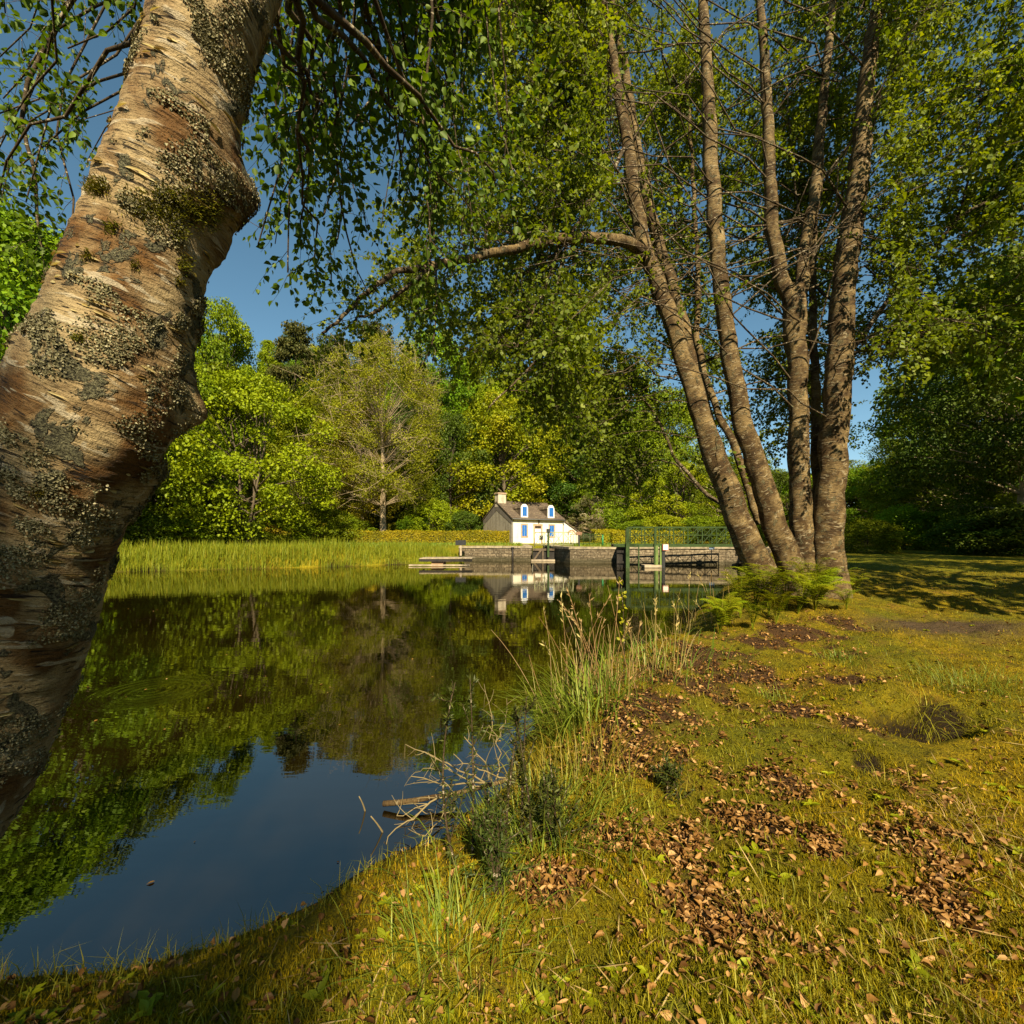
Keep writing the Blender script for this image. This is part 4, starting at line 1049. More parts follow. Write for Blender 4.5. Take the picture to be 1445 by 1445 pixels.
# ------------------------------------------------------------------ woodland trees
def make_tree(seed, Ht, Wd, t0=.18, n_clump=70, n_leaf=380, leaf=.22, shape='round', bark='bark_far', mat='leaf_mid', sparse=False, stems=1, tr=.02, clump_r=.13, label=None):
    """one tree standing at the origin: trunk with limbs, crown of leaf clumps"""
    rs = np.random.RandomState(seed)
    root = thing("tree", (0, 0, 0), label or "tree", "tree")
    tk, cr = MB(), MB()
    r0 = tr * Ht
    tops = []
    for s_ in range(stems):
        off = rs.normal(size=2) * (.0 if stems == 1 else .05 * Wd)
        lean = rs.normal(size=2) * (.02 if stems == 1 else .10) * Ht
        zt = Ht * (.86 if shape != 'pine' else .97)
        pts = np.array([[off[0], off[1], -.6], [off[0] + lean[0] * .15, off[1] + lean[1] * .15, Ht * .15], [off[0] + lean[0] * .5 + rs.normal() * .01 * Ht, off[1] + lean[1] * .5, Ht * .45], [off[0] + lean[0], off[1] + lean[1], zt]])
        pc = smooth_path(pts, 14); tk.tube(pc, np.linspace(r0 / stems ** .5 * 1.15, r0 * .12, 14), 8)
        tops.append(pc)
    def prof(t):
        if shape == 'round': return np.clip(np.sin(np.pi * np.clip((t - t0 * .7) / (1.02 - t0 * .7), 0, 1) ** .80), 0, 1) ** .62
        if shape == 'cone': return np.clip(1.08 * (1 - (t - t0) / (1 - t0)) ** .75, .05, 1)
        if shape == 'pine': return np.clip(.5 + .5 * np.sin(np.pi * (t - t0) / (1 - t0)), .15, 1) * (1 - .5 * t)
        return np.clip(np.sin(np.pi * np.clip((t - t0 * .5) / (1.03 - t0 * .5), 0, 1)) ** .5, 0, 1)
    az = rs.uniform(0, 2 * np.pi, n_clump); tt = t0 + (1 - t0) * rs.uniform(0, 1, n_clump) ** .92
    lob = 1 + .22 * np.sin(az * 3 + seed) + .14 * np.sin(az * 5 + tt * 9 + seed * 2)
    rr = Wd / 2 * prof(tt) * lob * rs.uniform(.45, 1.0, n_clump) ** .55
    C = np.stack([rr * np.cos(az), rr * np.sin(az), tt * Ht * .97], 1)
    for c in C:
        pc = tops[rs.randint(stems)]
        j = int(np.clip(np.searchsorted(pc[:, 2], c[2] * (.62 if shape != 'pine' else .95)), 1, 12)); a = pc[j]
        if sparse or rs.rand() < .6:
            p = bez(a, (a + c) / 2 + np.array([0, 0, .08 * np.linalg.norm(c - a)]), c, 6)
            tk.tube(p, np.linspace(r0 * (.28 if not sparse else .075), r0 * .025, 6), 5)
        if sparse:
            for _ in range(5):
                e = c + rs.normal(size=3) * np.array([1, 1, .8]) * clump_r * Wd * 1.1 + np.array([0, 0, .3]); p = bez(c, (c + e) / 2 + rs.normal(size=3) * .15, e, 4); tk.tube(p, [.022, .018, .013, .008], 3)
    k_ = rs.uniform(.7, 1.4, n_clump) * clump_r * Wd
    ci = np.repeat(np.arange(n_clump), n_leaf); n = len(ci)
    d = unit(rs.normal(size=(n, 3)) + np.array([0, 0, .25])); rad_ = rs.uniform(.25, 1.05, n) ** .5
    squash = np.array([1, 1, .68 if shape != 'pine' else .38])
    X_ = C[ci] + d * (rad_ * k_[ci])[:, None] * squash
    keep = noise(X_ * (2.6 / (clump_r * Wd)) * .5) > -.30
    X_, d, ci = X_[keep], d[keep], ci[keep]; n = len(X_)
    nn = unit(d * .7 + np.array([0, 0, .55]) + rs.normal(size=(n, 3)) * .65)
    D = unit(np.cross(nn, rs.normal(size=(n, 3)))); D = unit(D + np.array([0, 0, -.25]))
    L = leaf * rs.uniform(.55, 1.3, n)
    cr.leaf4(X_, D, unit(np.cross(np.cross(D, nn), D)), L, L * .75, np.clip(rs.normal(.5, .22, n) + (rs.rand(n_clump) - .5)[ci] * .35, 0, 1))
    tk.build("trunk", MAT[bark], root); cr.build("crown", MAT[mat], root)
    root["h"] = Ht; root["w"] = Wd
    return root
PRO = {
 'round_a': make_tree(1, 16, 13, .10, 85, 420, .24, 'round', tr=.018, clump_r=.115),
 'round_b': make_tree(2, 18, 12, .20, 80, 420, .24, 'round', tr=.020, clump_r=.12),
 'round_c': make_tree(3, 20, 11, .15, 85, 400, .25, 'oval', tr=.016, clump_r=.12),
 'bushy': make_tree(4, 14, 14, .04, 100, 430, .24, 'round', stems=5, tr=.022, clump_r=.105),
 'cone': make_tree(5, 20, 10, .08, 90, 380, .24, 'cone', tr=.016, clump_r=.11),
 'sparse': make_tree(6, 20, 14, .20, 240, 560, .13, 'oval', bark='twig_tan', mat='leaf_olive', sparse=True, tr=.019, clump_r=.085),
 'pine': make_tree(7, 22, 9, .45, 46, 420, .30, 'pine', mat='leaf_pine', tr=.016, clump_r=.16),
 'fine': make_tree(8, 15, 10, .08, 130, 620, .13, 'round', tr=.02, clump_r=.10),
 'shrub': make_tree(9, 3, 3.4, .02, 60, 330, .10, 'round', stems=5, tr=.016, clump_r=.16),
}
used = set()
rt = np.random.RandomState(77)
def put(kind, loc, h, w, mat, label, cat="tree", name="woodland_tree", group=None, rz=None, bark=None):
    src = PRO[kind]
    if kind in used: o = copy_tree(src)
    else: o = src; used.add(kind)
    o.name = name; o.location = [float(x) for x in loc]
    s = h / src["h"]; sw = w / src["w"]
    o.scale = (sw, sw, s); o.rotation_euler = (0, 0, rt.rand() * 6.28 if rz is None else rz)
    o["label"] = label; o["category"] = cat
    if group: o["group"] = group
    elif "group" in o: del o["group"]
    for c in o.children:
        if c.name.startswith("crown") and mat:
            c.material_slots[0].link = 'OBJECT'; c.material_slots[0].material = MAT[mat]
        if c.name.startswith("trunk") and bark:
            c.material_slots[0].link = 'OBJECT'; c.material_slots[0].material = MAT[bark]
    return o
def tpx(kind, cx, top, d, wpx, mat, label, name="woodland_tree", cat="tree", bark=None, sink=0.):
    x = (cx - 722.5) / FPX * d; zb = H(x, d) - sink
    zt = EYE + (760 - top) / FPX * d
    return put(kind, (x, d, zb), zt - zb, wpx / FPX * d, mat, label, cat, name, bark=bark)
tpx('bushy', 352, 535, 40, 235, 'leaf_bright', "bright yellow green bushy tree on the far bank just right of the leaning trunk", "broadleaf_tree")
tpx('round_c', 305, 425, 64, 120, 'leaf_mid', "tall narrow olive tree rising behind the bright bushy tree beside the leaning trunk", "broadleaf_tree")
tpx('sparse', 541, 485, 52, 190, 'leaf_olive', "sparse tan budding tree with a pale bare trunk behind the hedge", "budding_tree", bark='bark_pale')
tpx('fine', 512, 560, 55, 105, 'leaf_olive', "thinner olive tree close behind the pale trunked budding tree", "budding_tree", bark='bark_pale')
tpx('pine', 418, 452, 80, 78, 'leaf_pine', "dark pine on the skyline left of the budding tree", "pine_tree")
tpx('pine', 528, 448, 84, 84, 'leaf_pine', "dark pine on the skyline directly above the budding tree", "pine_tree")
tpx('pine', 470, 470, 86, 70, 'leaf_pine', "shorter pine between the two skyline pines", "pine_tree")
tpx('round_c', 612, 470, 74, 120, 'leaf_mid', "tall green tree on the skyline left of the cottage chimney", "broadleaf_tree")
tpx('round_b', 715, 555, 62, 165, 'leaf_yellow', "golden yellow spring tree directly behind the cottage roof", "broadleaf_tree")
tpx('round_a', 636, 585, 60, 110, 'leaf_dark', "dark shady tree left of the golden tree behind the cottage", "broadleaf_tree")
tpx('round_a', 690, 500, 82, 120, 'leaf_mid', "mid green tree crowning the slope above the golden tree", "broadleaf_tree")
tpx('round_b', 815, 600, 66, 120, 'leaf_dark', "dark green tree behind the right gable of the cottage", "broadleaf_tree")
tpx('round_a', 905, 590, 58, 120, 'leaf_mid', "bushy green tree behind the hedge right of the cottage", "broadleaf_tree")
tpx('bushy', 962, 655, 52, 110, 'leaf_yellow', "low yellow green tree behind the left end of the footbridge", "broadleaf_tree")
tpx('fine', 1020, 640, 50, 110, 'leaf_mid', "leafy green tree seen between the footbridge and the birch stems", "broadleaf_tree")
tpx('round_c', 870, 520, 84, 130, 'leaf_mid', "tall tree on the slope above the blossom tree", "broadleaf_tree")
tpx('round_b', 760, 520, 88, 120, 'leaf_dark', "dark tree crowning the slope above the dormers", "broadleaf_tree")
tpx('fine', 832, 698, 61, 58, 'blossom', "small tree in pale blossom beside the cottage lean-to", "blossom_tree")
tpx('fine', 866, 690, 64, 38, 'blossom', "slim second tree in pale blossom a little right of the first", "blossom_tree")
tpx('bushy', 245, 600, 38, 150, 'leaf_mid', "green bushy tree at the far bank edge half hidden by the leaning trunk", "broadleaf_tree")
tpx('round_b', 440, 560, 56, 130, 'leaf_mid', "rounded green tree between the bright bushy tree and the budding tree", "broadleaf_tree")
tpx('round_a', 585, 600, 60, 100, 'leaf_mid', "green tree at right behind the pale trunked budding tree", "broadleaf_tree")
# left beyond the water
tpx('bushy', 40, 330, 30, 330, 'leaf_mid', "broad sunlit tree filling the left edge behind the leaning trunk", "broadleaf_tree")
tpx('round_a', -90, 240, 27, 330, 'leaf_mid', "tall tree at the far left edge beyond the water", "broadleaf_tree")
tpx('round_b', 130, 330, 44, 210, 'leaf_dark', "dark tree directly behind the leaning trunk", "broadleaf_tree")
tpx('round_c', 195, 390, 56, 170, 'leaf_mid', "slender tree behind the middle of the leaning trunk", "broadleaf_tree")
# right side
tpx('round_a', 1245, 650, 58, 110, 'leaf_mid', "rounded green tree in the gap right of the birch clump", "broadleaf_tree")
tpx('round_a', 1290, 672, 46, 95, 'leaf_yellow', "small yellowish tree at the right of the gap beyond the birch clump", "broadleaf_tree")
tpx('round_b', 1195, 650, 66, 110, 'leaf_mid', "distant green tree just behind the right birch trunk", "broadleaf_tree")
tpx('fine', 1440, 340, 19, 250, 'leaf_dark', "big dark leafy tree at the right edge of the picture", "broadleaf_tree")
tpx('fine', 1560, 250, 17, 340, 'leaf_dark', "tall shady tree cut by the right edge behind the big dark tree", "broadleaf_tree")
tpx('fine', 1345, 600, 27, 150, 'leaf_mid', "lower green tree at the foot of the big dark tree", "broadleaf_tree")
tpx('fine', 1440, 620, 22, 170, 'leaf_mid', "low leafy tree under the big dark tree at the right edge", "broadleaf_tree")
# trees behind the photographer, whose shade falls over the near bank
for i_, (x, y, h_, w_) in enumerate(((-5.5, -9.6, 8.2, 6.5), (.2, -9.6, 10.3, 3.4), (4.0, -10.2, 8.9, 5.0), (9.0, -9.8, 9.0, 6.0), (14.0, -8.5, 8.6, 6.5), (10.5, 4.6, 12.5, 7.5), (17, 8, 12, 8))):
    put('round_a' if y < 0 else 'round_b', (x, y, H(x, y)), h_, w_, 'leaf_mid', "bank tree standing outside the view beside or behind the viewpoint", "tree", "broadleaf_tree", "bank trees behind the viewpoint")
# shrubs
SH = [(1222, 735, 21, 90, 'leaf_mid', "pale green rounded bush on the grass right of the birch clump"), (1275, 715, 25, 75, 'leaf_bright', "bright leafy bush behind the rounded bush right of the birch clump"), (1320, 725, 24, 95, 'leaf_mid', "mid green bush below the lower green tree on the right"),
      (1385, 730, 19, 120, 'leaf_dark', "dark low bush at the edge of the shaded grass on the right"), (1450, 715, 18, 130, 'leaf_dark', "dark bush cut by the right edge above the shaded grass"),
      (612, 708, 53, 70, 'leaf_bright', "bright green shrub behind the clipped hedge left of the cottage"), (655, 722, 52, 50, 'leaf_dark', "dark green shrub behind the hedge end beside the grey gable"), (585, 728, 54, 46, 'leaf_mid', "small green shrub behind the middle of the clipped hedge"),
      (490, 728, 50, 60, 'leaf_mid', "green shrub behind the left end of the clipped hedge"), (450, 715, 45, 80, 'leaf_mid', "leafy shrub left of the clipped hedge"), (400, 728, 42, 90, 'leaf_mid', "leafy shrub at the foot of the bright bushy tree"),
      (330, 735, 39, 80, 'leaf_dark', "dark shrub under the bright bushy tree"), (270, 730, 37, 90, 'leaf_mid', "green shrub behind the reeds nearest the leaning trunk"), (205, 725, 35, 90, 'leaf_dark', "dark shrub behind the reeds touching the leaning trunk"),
      (900, 735, 50, 60, 'leaf_mid', "green shrub behind the clipped hedge right of the cottage"), (940, 728, 48, 60, 'leaf_yellow', "yellow green shrub behind the left half of the footbridge"), (985, 730, 46, 60, 'leaf_mid', "green shrub behind the middle of the footbridge"), (1030, 728, 42, 70, 'leaf_mid', "green shrub behind the right end of the footbridge"),
      (1085, 735, 38, 60, 'leaf_mid', "green shrub seen between the left and middle birch trunks")]
for a in SH: tpx('shrub', a[0], a[1], a[2], a[3], a[4], a[5], "shrub", "shrub")
# the wood on the slope: trees of one mass
n_w = 0
for gy_ in np.arange(66, 128, 8.5):
    for gx_ in np.arange(-75, 62, 8.0):
        x = gx_ + rt.uniform(-3, 3); y = gy_ + rt.uniform(-3, 3)
        hh = rt.uniform(16, 24)
        if abs(x / y) > 1.15: continue
        if x > 28: hh *= .62
        if x > 40: hh *= .8
        if 3 < x < 30 and y > 95: hh *= .8
        topy = 760 - (H(x, y) + hh - EYE) / y * FPX; pxx = 722.5 + x / y * FPX
        if 315 < pxx < 375 and topy < 530: continue
        lim = np.interp(pxx, [0, 250, 320, 360, 420, 540, 580, 640, 700, 900, 1100, 1180, 1330, 1445], [320, 380, 410, 505, 420, 405, 415, 425, 440, 490, 575, 645, 650, 500])
        if topy < lim: hh -= (lim - topy) / FPX * y
        if hh < 5: continue
        kd = ['round_a', 'round_b', 'round_c', 'cone'][rt.randint(4)]
        put(kd, (x, y, H(x, y) - .3), hh, rt.uniform(9, 12.5) * (1 if hh > 9 else .8), ['leaf_mid', 'leaf_mid', 'leaf_dark', 'leaf_yellow', 'leaf_bright', 'leaf_mid'][rt.randint(6)],
            "woodland tree in the mass of trees rising on the slope behind the far bank", "tree", "woodland_tree", "trees of the wooded slope")
        n_w += 1
for gy_ in np.arange(36, 62, 9):
    for gx_ in np.arange(-72, -24, 8.5):
        x = gx_ + rt.uniform(-2.5, 2.5); y = gy_ + rt.uniform(-3, 3)
        if x > -.62 * y: continue
        put(['round_a', 'round_b', 'bushy'][rt.randint(3)], (x, y, H(x, y) - .2), rt.uniform(13, 18), rt.uniform(9, 12), ['leaf_mid', 'leaf_dark', 'leaf_bright'][rt.randint(3)],
            "woodland tree in the mass of trees on the far bank left of the leaning trunk", "tree", "woodland_tree", "trees left of the leaning trunk")
for gy_ in np.arange(24, 64, 9):
    for gx_ in np.arange(18, 66, 9):
        x = gx_ + rt.uniform(-2.5, 2.5); y = gy_ + rt.uniform(-3, 3)
        if x < .90 * y - 1 or x > 1.35 * y: continue
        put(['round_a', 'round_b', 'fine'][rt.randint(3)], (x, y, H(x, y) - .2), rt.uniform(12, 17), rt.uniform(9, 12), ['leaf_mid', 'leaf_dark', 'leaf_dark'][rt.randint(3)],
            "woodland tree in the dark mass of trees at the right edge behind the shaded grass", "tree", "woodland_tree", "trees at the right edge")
for gx_ in np.arange(12, 62, 7.5):
    x = gx_ + rt.uniform(-2, 2); y = 66 + rt.uniform(-4, 4)
    pxx = 722.5 + x / y * FPX
    put(['round_a', 'round_b'][rt.randint(2)], (x, y, H(x, y) - .2), rt.uniform(9, 11.5), rt.uniform(8, 10), ['leaf_mid', 'leaf_mid', 'leaf_bright'][rt.randint(3)],
        "low woodland tree in the row beyond the right bank", "tree", "woodland_tree", "trees beyond the right bank")
print("woodland trees", n_w)
for kx in list(PRO):
    if kx not in used:
        for c in list(PRO[kx].children): bpy.data.objects.remove(c)
        bpy.data.objects.remove(PRO[kx])
for o in col.objects:
    for kx in ("h", "w"):
        if kx in o: del o[kx]

# ------------------------------------------------------------------ clipped hedges
def hedge(a, b, h, th, label, seed, mat='leaf_hedge'):
    rs = np.random.RandomState(seed)
    a = np.array([*a, 0.]); b = np.array([*b, 0.]); d = unit(b - a); ln = np.linalg.norm(b - a); nv = np.array([-d[1], d[0], 0])
    zb = H(*(a + b)[:2] / 2) - .05
    o = thing("hedge", ((a + b) / 2 + np.array([0, 0, zb])), label, "hedge")
    fr_ = frame(np.array([a[0], a[1], zb]), d)
    q = MB(); q.box((.1, .1, 0), (ln - .1, th - .1, h - .12), fr_); q.build("twiggy_core", plain('hedge core', (.03, .03, .008), .9, .5, 6), o, smooth=False)
    n = int(ln * 900); q = MB()
    f_ = rs.rand(n); x = rs.rand(n) * ln
    top = f_ < .3
    y = np.where(top, rs.rand(n) * th, np.where(f_ < .9, rs.normal(0, .04, n), th))
    z = np.where(top, h + rs.normal(0, .05, n) + .05 * np.sin(x * .9), rs.rand(n) * h)
    e = rs.rand(n) < .06; x = np.where(e, np.where(rs.rand(n) < .5, 0, ln), x); y = np.where(e, rs.rand(n) * th, y)
    X_ = fr_(np.stack([x, y, z], 1))
    nn = unit(np.where(top[:, None], np.array([[0, 0, 1.]]), -nv[None]) + rs.normal(size=(n, 3)) * .6)
    D = unit(np.cross(nn, rs.normal(size=(n, 3)))); L = rs.uniform(.07, .16, n)
    q.leaf4(X_, D, nn, L, L * .7, np.clip(.5 + .35 * noise(np.stack([x * .7, z * 1.5, x * 0], 1)) + rs.normal(0, .18, n) + .15 * top, 0, 1))
    q.build("foliage", MAT[mat], o)
    return o
hedge((-19.5, 48.5), (-.35, 49.5), 1.38, 1.1, "long clipped hedge left of the cottage behind the reeds", 1)
hedge((9.3, 51.5), (14.0, 52.5), 1.5, 1.0, "clipped yellow green hedge right of the cottage lean-to", 2)
hedge((9.6, 44), (16.5, 44), 1.3, .9, "sunlit clipped hedge seen through the green footbridge", 3)

# ------------------------------------------------------------------ reeds on the far bank
rs = np.random.RandomState(21)
edge = np.array([(-4.6, 31.5), (-10, 27), (-19, 23), (-30, 19), (-44, 16)], float)
el = np.concatenate([[0], np.cumsum(np.linalg.norm(np.diff(edge, axis=0), axis=1))])
n = 21000
t = rs.rand(n) ** .8 * el[-1] ; ex = np.interp(t, el, edge[:, 0]); ey = np.interp(t, el, edge[:, 1])
off = rs.rand(n) ** 1.2 * 4.5 - .35 + .3 * noise2(ex, ey, .6)
x = ex + off * .38; y = ey + off * .92
z = np.maximum(height(x, y), -.25)
L = rs.uniform(.35, .95, n) * (1 + .42 * noise2(x, y, .35, 4) + .25 * noise2(x, y, 1.5, 6)) * np.interp(off, [-.4, .5, 4.5], [.8, 1.0, .72])
q = MB(); q.blades(np.stack([x, y, z], 1), rs.normal(size=(n, 3)), L, rs.uniform(.022, .045, n), rs.uniform(.02, .55, n) ** 1.3, np.clip(rs.normal(.45, .25, n), 0, 1))
tag(q.build("reeds", MAT['reed']), kind="stuff")
# rough lawn on the far bank
n = 14000
x = rs.uniform(-24, 14, n); y = rs.uniform(30, 52, n)
ok = (shore(x, y) > .5) & ~((x > -.5) & (y > 49)) & ((x < 1) | (y < 47))
x, y = x[ok], y[ok]; n = len(x); z = height(x, y)
q = MB(); q.blades(np.stack([x, y, z], 1), rs.normal(size=(n, 3)), rs.uniform(.10, .32, n), rs.uniform(.02, .05, n), rs.uniform(.1, .8, n), rs.rand(n), seg=2)
tag(q.build("lawn_grass", MAT['grass_fresh']), kind="stuff")

# ------------------------------------------------------------------ near bank cover
def bank_points(rs, n, x0=-350, x1=1800, y0=792, y1=1620, dmax=14, minsd=.03):
    px = rs.uniform(x0, x1, n); py = rs.uniform(y0, y1, n)
    d = np.full(n, 3.0)
    for _ in range(8):
        h = np.maximum(height((px - 722.5) / FPX * d, d), 0)
        d = .5 * d + .5 * np.clip((EYE - h) * FPX / (py - 760), .5, 60)
    x = (px - 722.5) / FPX * d
    ok = (d < dmax) & (shore(x, d) > minsd) & (d > .75)
    x, d = x[ok], d[ok]
    # jitter so that the spread is on the ground, not along the sight lines
    x = x + rs.normal(size=len(x)) * .02 * d; d = d + rs.normal(size=len(d)) * .03 * d
    z = height(x, d); ok = (z > .06) & (shore(x, d) > minsd)
    return np.stack([x, d, z], 1)[ok]
rs = np.random.RandomState(31)
B = bank_points(rs, 330000)
lm = litter(B[:, 0], B[:, 1]); bm = bare(B[:, 0], B[:, 1])
keep = rs.rand(len(B)) > np.clip(lm * 1.5, 0, .93) ; keep &= rs.rand(len(B)) > bm * .9
keep &= noise2(B[:, 0], B[:, 1], 5, 14) > -.52
B = B[keep]; n = len(B); dd = B[:, 1]
q = MB(); q.blades(B - np.array([0, 0, .003]), rs.normal(size=(n, 3)), rs.uniform(.009, .027, n) * (1 + .11 * dd), rs.uniform(.0025, .0065, n) * (1 + .24 * dd), rs.uniform(.1, 1.0, n), np.clip(.46 + .35 * noise2(B[:, 0], B[:, 1], 1.4, 2) + .45 * noise2(B[:, 0], B[:, 1], 6.5, 4) + rs.normal(0, .26, n), 0, 1), seg=1)
tag(q.build("moss", MAT['moss']), kind="stuff")
B = bank_points(rs, 85000)
den = np.clip(.16 + .7 * noise2(B[:, 0], B[:, 1], 1.1, 33) + .5 * noise2(B[:, 0], B[:, 1], .5, 12) + .55 * sstep(4.5, 9, B[:, 1]), .03, 1) * (1 - .85 * np.clip(litter(B[:, 0], B[:, 1]), 0, 1)) * (1 - .9 * bare(B[:, 0], B[:, 1]))
den = np.maximum(den, .9 * (shore(B[:, 0], B[:, 1]) < .3) * (noise2(B[:, 0], B[:, 1], 1.7, 5) > -.25))
B = B[rs.rand(len(B)) < den]; n = len(B); dd = B[:, 1]
q = MB(); q.blades(B - np.array([0, 0, .004]), rs.normal(size=(n, 3)), rs.uniform(.02, .065, n) * (1 + .04 * dd) * (1 + 1.4 * (shore(B[:, 0], B[:, 1]) < .3) * rs.rand(n)), rs.uniform(.0018, .0042, n) * (1 + .22 * dd), rs.uniform(.1, 1.1, n), rs.rand(n), seg=2)
tag(q.build("grass", MAT['grass']), kind="stuff")
# fallen leaves
B = bank_points(rs, 210000, dmax=11)
lm = litter(B[:, 0], B[:, 1])
B = B[rs.rand(len(B)) < np.clip(lm * 1.4, .035, 1)]; n = len(B)
D = unit(rs.normal(size=(n, 3)) * np.array([1, 1, .38])); nn = unit(rs.normal(size=(n, 3)) * .75 + np.array([0, 0, 1.]))
nn = unit(nn - D * (nn * D).sum(1, keepdims=True)); L = (.007 + .025 * rs.rand(n) ** 1.4) * (1 + .07 * B[:, 1])
q = MB(); q.leaf6(B + np.array([0, 0, .006]) + rs.rand(n, 1) * np.array([0, 0, .02]), D, nn, L, L * rs.uniform(.25, .85, n), rs.rand(n), fold=.45)
tag(q.build("fallen_leaves", MAT['litter']), kind="stuff")

# bits of twig and dead stalk strewn over the moss
B = bank_points(rs, 1500, dmax=9); n = len(B); D = unit(rs.normal(size=(n, 3)) * np.array([1, 1, .12])); L = rs.uniform(.03, .16, n)
q = MB(); q.leaf4(B + np.array([0, 0, .012]), D, unit(rs.normal(size=(n, 3)) * .3 + np.array([0, 0, 1.])), L, L * 0 + .0035 * (1 + .15 * B[:, 1]), rs.rand(n))
tag(q.build("dead_stalks", MAT['dry']), kind="stuff")

# small broad leaved weeds pressed into the moss
B = bank_points(rs, 420, dmax=9, minsd=.25); B = B[rs.rand(len(B)) > .9 * litter(B[:, 0], B[:, 1])]; k_ = 7
C = np.repeat(B, k_, 0); n = len(C); az = rs.rand(n) * 6.283; D = unit(np.stack([np.cos(az), np.sin(az), rs.uniform(.05, .6, n)], 1)); L = np.repeat(rs.uniform(.018, .05, len(B)), k_) * rs.uniform(.6, 1.2, n)
q = MB(); q.leaf6(C + np.array([0, 0, .006]), D, unit(np.array([0, 0, 1.]) + rs.normal(size=(n, 3)) * .2), L, L * .55, rs.rand(n))
tag(q.build("weeds", MAT['fern']), kind="stuff")

# leaves and petals adrift on the canal
rs_w = np.random.RandomState(60); n = 900
x = rs_w.uniform(-9, 3, n); y = 2.2 + 14 * rs_w.rand(n) ** 1.7
ok = (shore(x, y) < -.05) & ((rs_w.rand(n) < .10) | (noise2(x, y, .45, 7) > .25) & (rs_w.rand(n) < .5) | (shore(x, y) > -.45) & (rs_w.rand(n) < .7)); x, y = x[ok], y[ok]; n = len(x)
D = unit(np.stack([rs_w.normal(size=n), rs_w.normal(size=n), rs_w.normal(size=n) * .06], 1)); L = rs_w.uniform(.012, .04, n)
q = MB(); q.leaf6(np.stack([x, y, np.full(n, .004)], 1), D, unit(np.array([0, 0, 1.]) + rs_w.normal(size=(n, 3)) * .12), L, L * .6, rs_w.rand(n), fold=.12)
tag(q.build("floating_leaves", MAT['litter']), kind="stuff")

# ferns round the birch clump
def make_fern():
    o = thing("fern", (0, 0, 0), "fern", "fern"); rs = np.random.RandomState(9)
    for f in range(8):
        q = MB(); az = f * .785 + rs.normal() * .25; h = rs.uniform(.40, .62); r_ = rs.uniform(.16, .36)
        e = np.array([math.cos(az), math.sin(az), 0]); sd_ = np.array([-e[1], e[0], 0])
        p = bez(np.zeros(3), np.array([0, 0, h]) + e * r_ * .25, e * r_ + np.array([0, 0, h * .88]), 12)
        q.tube(p, np.linspace(.004, .0012, 12), 4, rnd=.2)
        T = unit(np.gradient(p, axis=0))
        C, D_, L = [], [], []
        for i in np.linspace(2.2, 11, 17):
            j = min(int(i), 10); c = p[j] + (p[j + 1] - p[j]) * (i - j); ll = .125 * math.sin(math.pi * min(1, (12.2 - i) / 10.2) * .62 + .05)
            for s_ in (-1, 1):
                dr_ = unit(sd_ * s_ + T[j] * .35 + np.array([0, 0, -.12 + rs.normal() * .08]))
                for m_ in range(7):
                    u_ = m_ / 6.5; cc2 = c + dr_ * ll * u_; s2 = np.cross(dr_, np.array([0, 0, 1.]))
                    for s3 in (-1, 1):
                        C.append(cc2); D_.append(unit(s2 * s3 + dr_ * .6)); L.append(.030 * (1 - u_ * .75) * (ll / .1 * .6 + .4))
        C = np.array(C); D_ = np.array(D_); L = np.array(L); n = len(C)
        q.leaf4(C, D_, unit(np.array([0, 0, 1.]) + rs.normal(size=(n, 3)) * .15), L, L * .5, np.clip(rs.normal(.5, .2, n), 0, 1))
        q.build("frond", MAT['fern'], o)
    return o
fern0 = make_fern(); first = True
rf = np.random.RandomState(4)
for (px, py, s_) in ((1045, 872, 1.1), (1065, 862, 1.2), (1085, 868, 1.2), (1110, 858, 1.25), (1135, 850, 1.3), (1160, 845, 1.1), (1030, 885, .9), (1150, 862, 1.2), (1180, 838, .9), (1095, 880, .8), (1015, 895, .8), (1062, 888, .7), (1125, 868, 1.0), (1040, 850, .9), (1195, 860, .6), (1205, 838, .7), (1010, 880, .8)):
    g_ = G(px, py, 3)
    o = fern0 if first else copy_tree(fern0); first = False
    o.location = g_ - np.array([0, 0, .02]); o.scale = (s_ * 1.05, s_ * 1.05, s_ * rf.uniform(.75, 1.15)); o.rotation_euler = (rf.normal() * .12, rf.normal() * .12, rf.rand() * 6)
    tag(o, "green fern among the ferns crowded round the foot of the birch clump", "fern", "ferns at the foot of the birch clump")

def clumpth(name, label, cat, base, n, rad, L, W, bend, mat, seed, lean=None, part="blades", rngd=(0, 1), seg=4, group=None):
    rs = np.random.RandomState(seed)
    base = np.array(base, float)
    o = thing(name, base, label, cat, group)
    off = rs.normal(size=(n, 2)) * rad
    x = base[0] + off[:, 0]; y = base[1] + off[:, 1]; z = np.maximum(height(x, y), -.05) - .01
    D = np.concatenate([off / (rad + 1e-6) * .6 + rs.normal(size=(n, 2)) * .5 + (np.array(lean) if lean is not None else 0), np.zeros((n, 1))], 1)
    q = MB(); q.blades(np.stack([x, y, z], 1), D, rs.uniform(L[0], L[1], n), rs.uniform(W[0], W[1], n), rs.uniform(bend[0], bend[1], n), rs.uniform(rngd[0], rngd[1], n), seg=seg)
    tag(q.build(part, MAT[mat], o), kind="stuff")
    return o
def A(px, py, h=.2): 
    return G(px, py, 1.2)
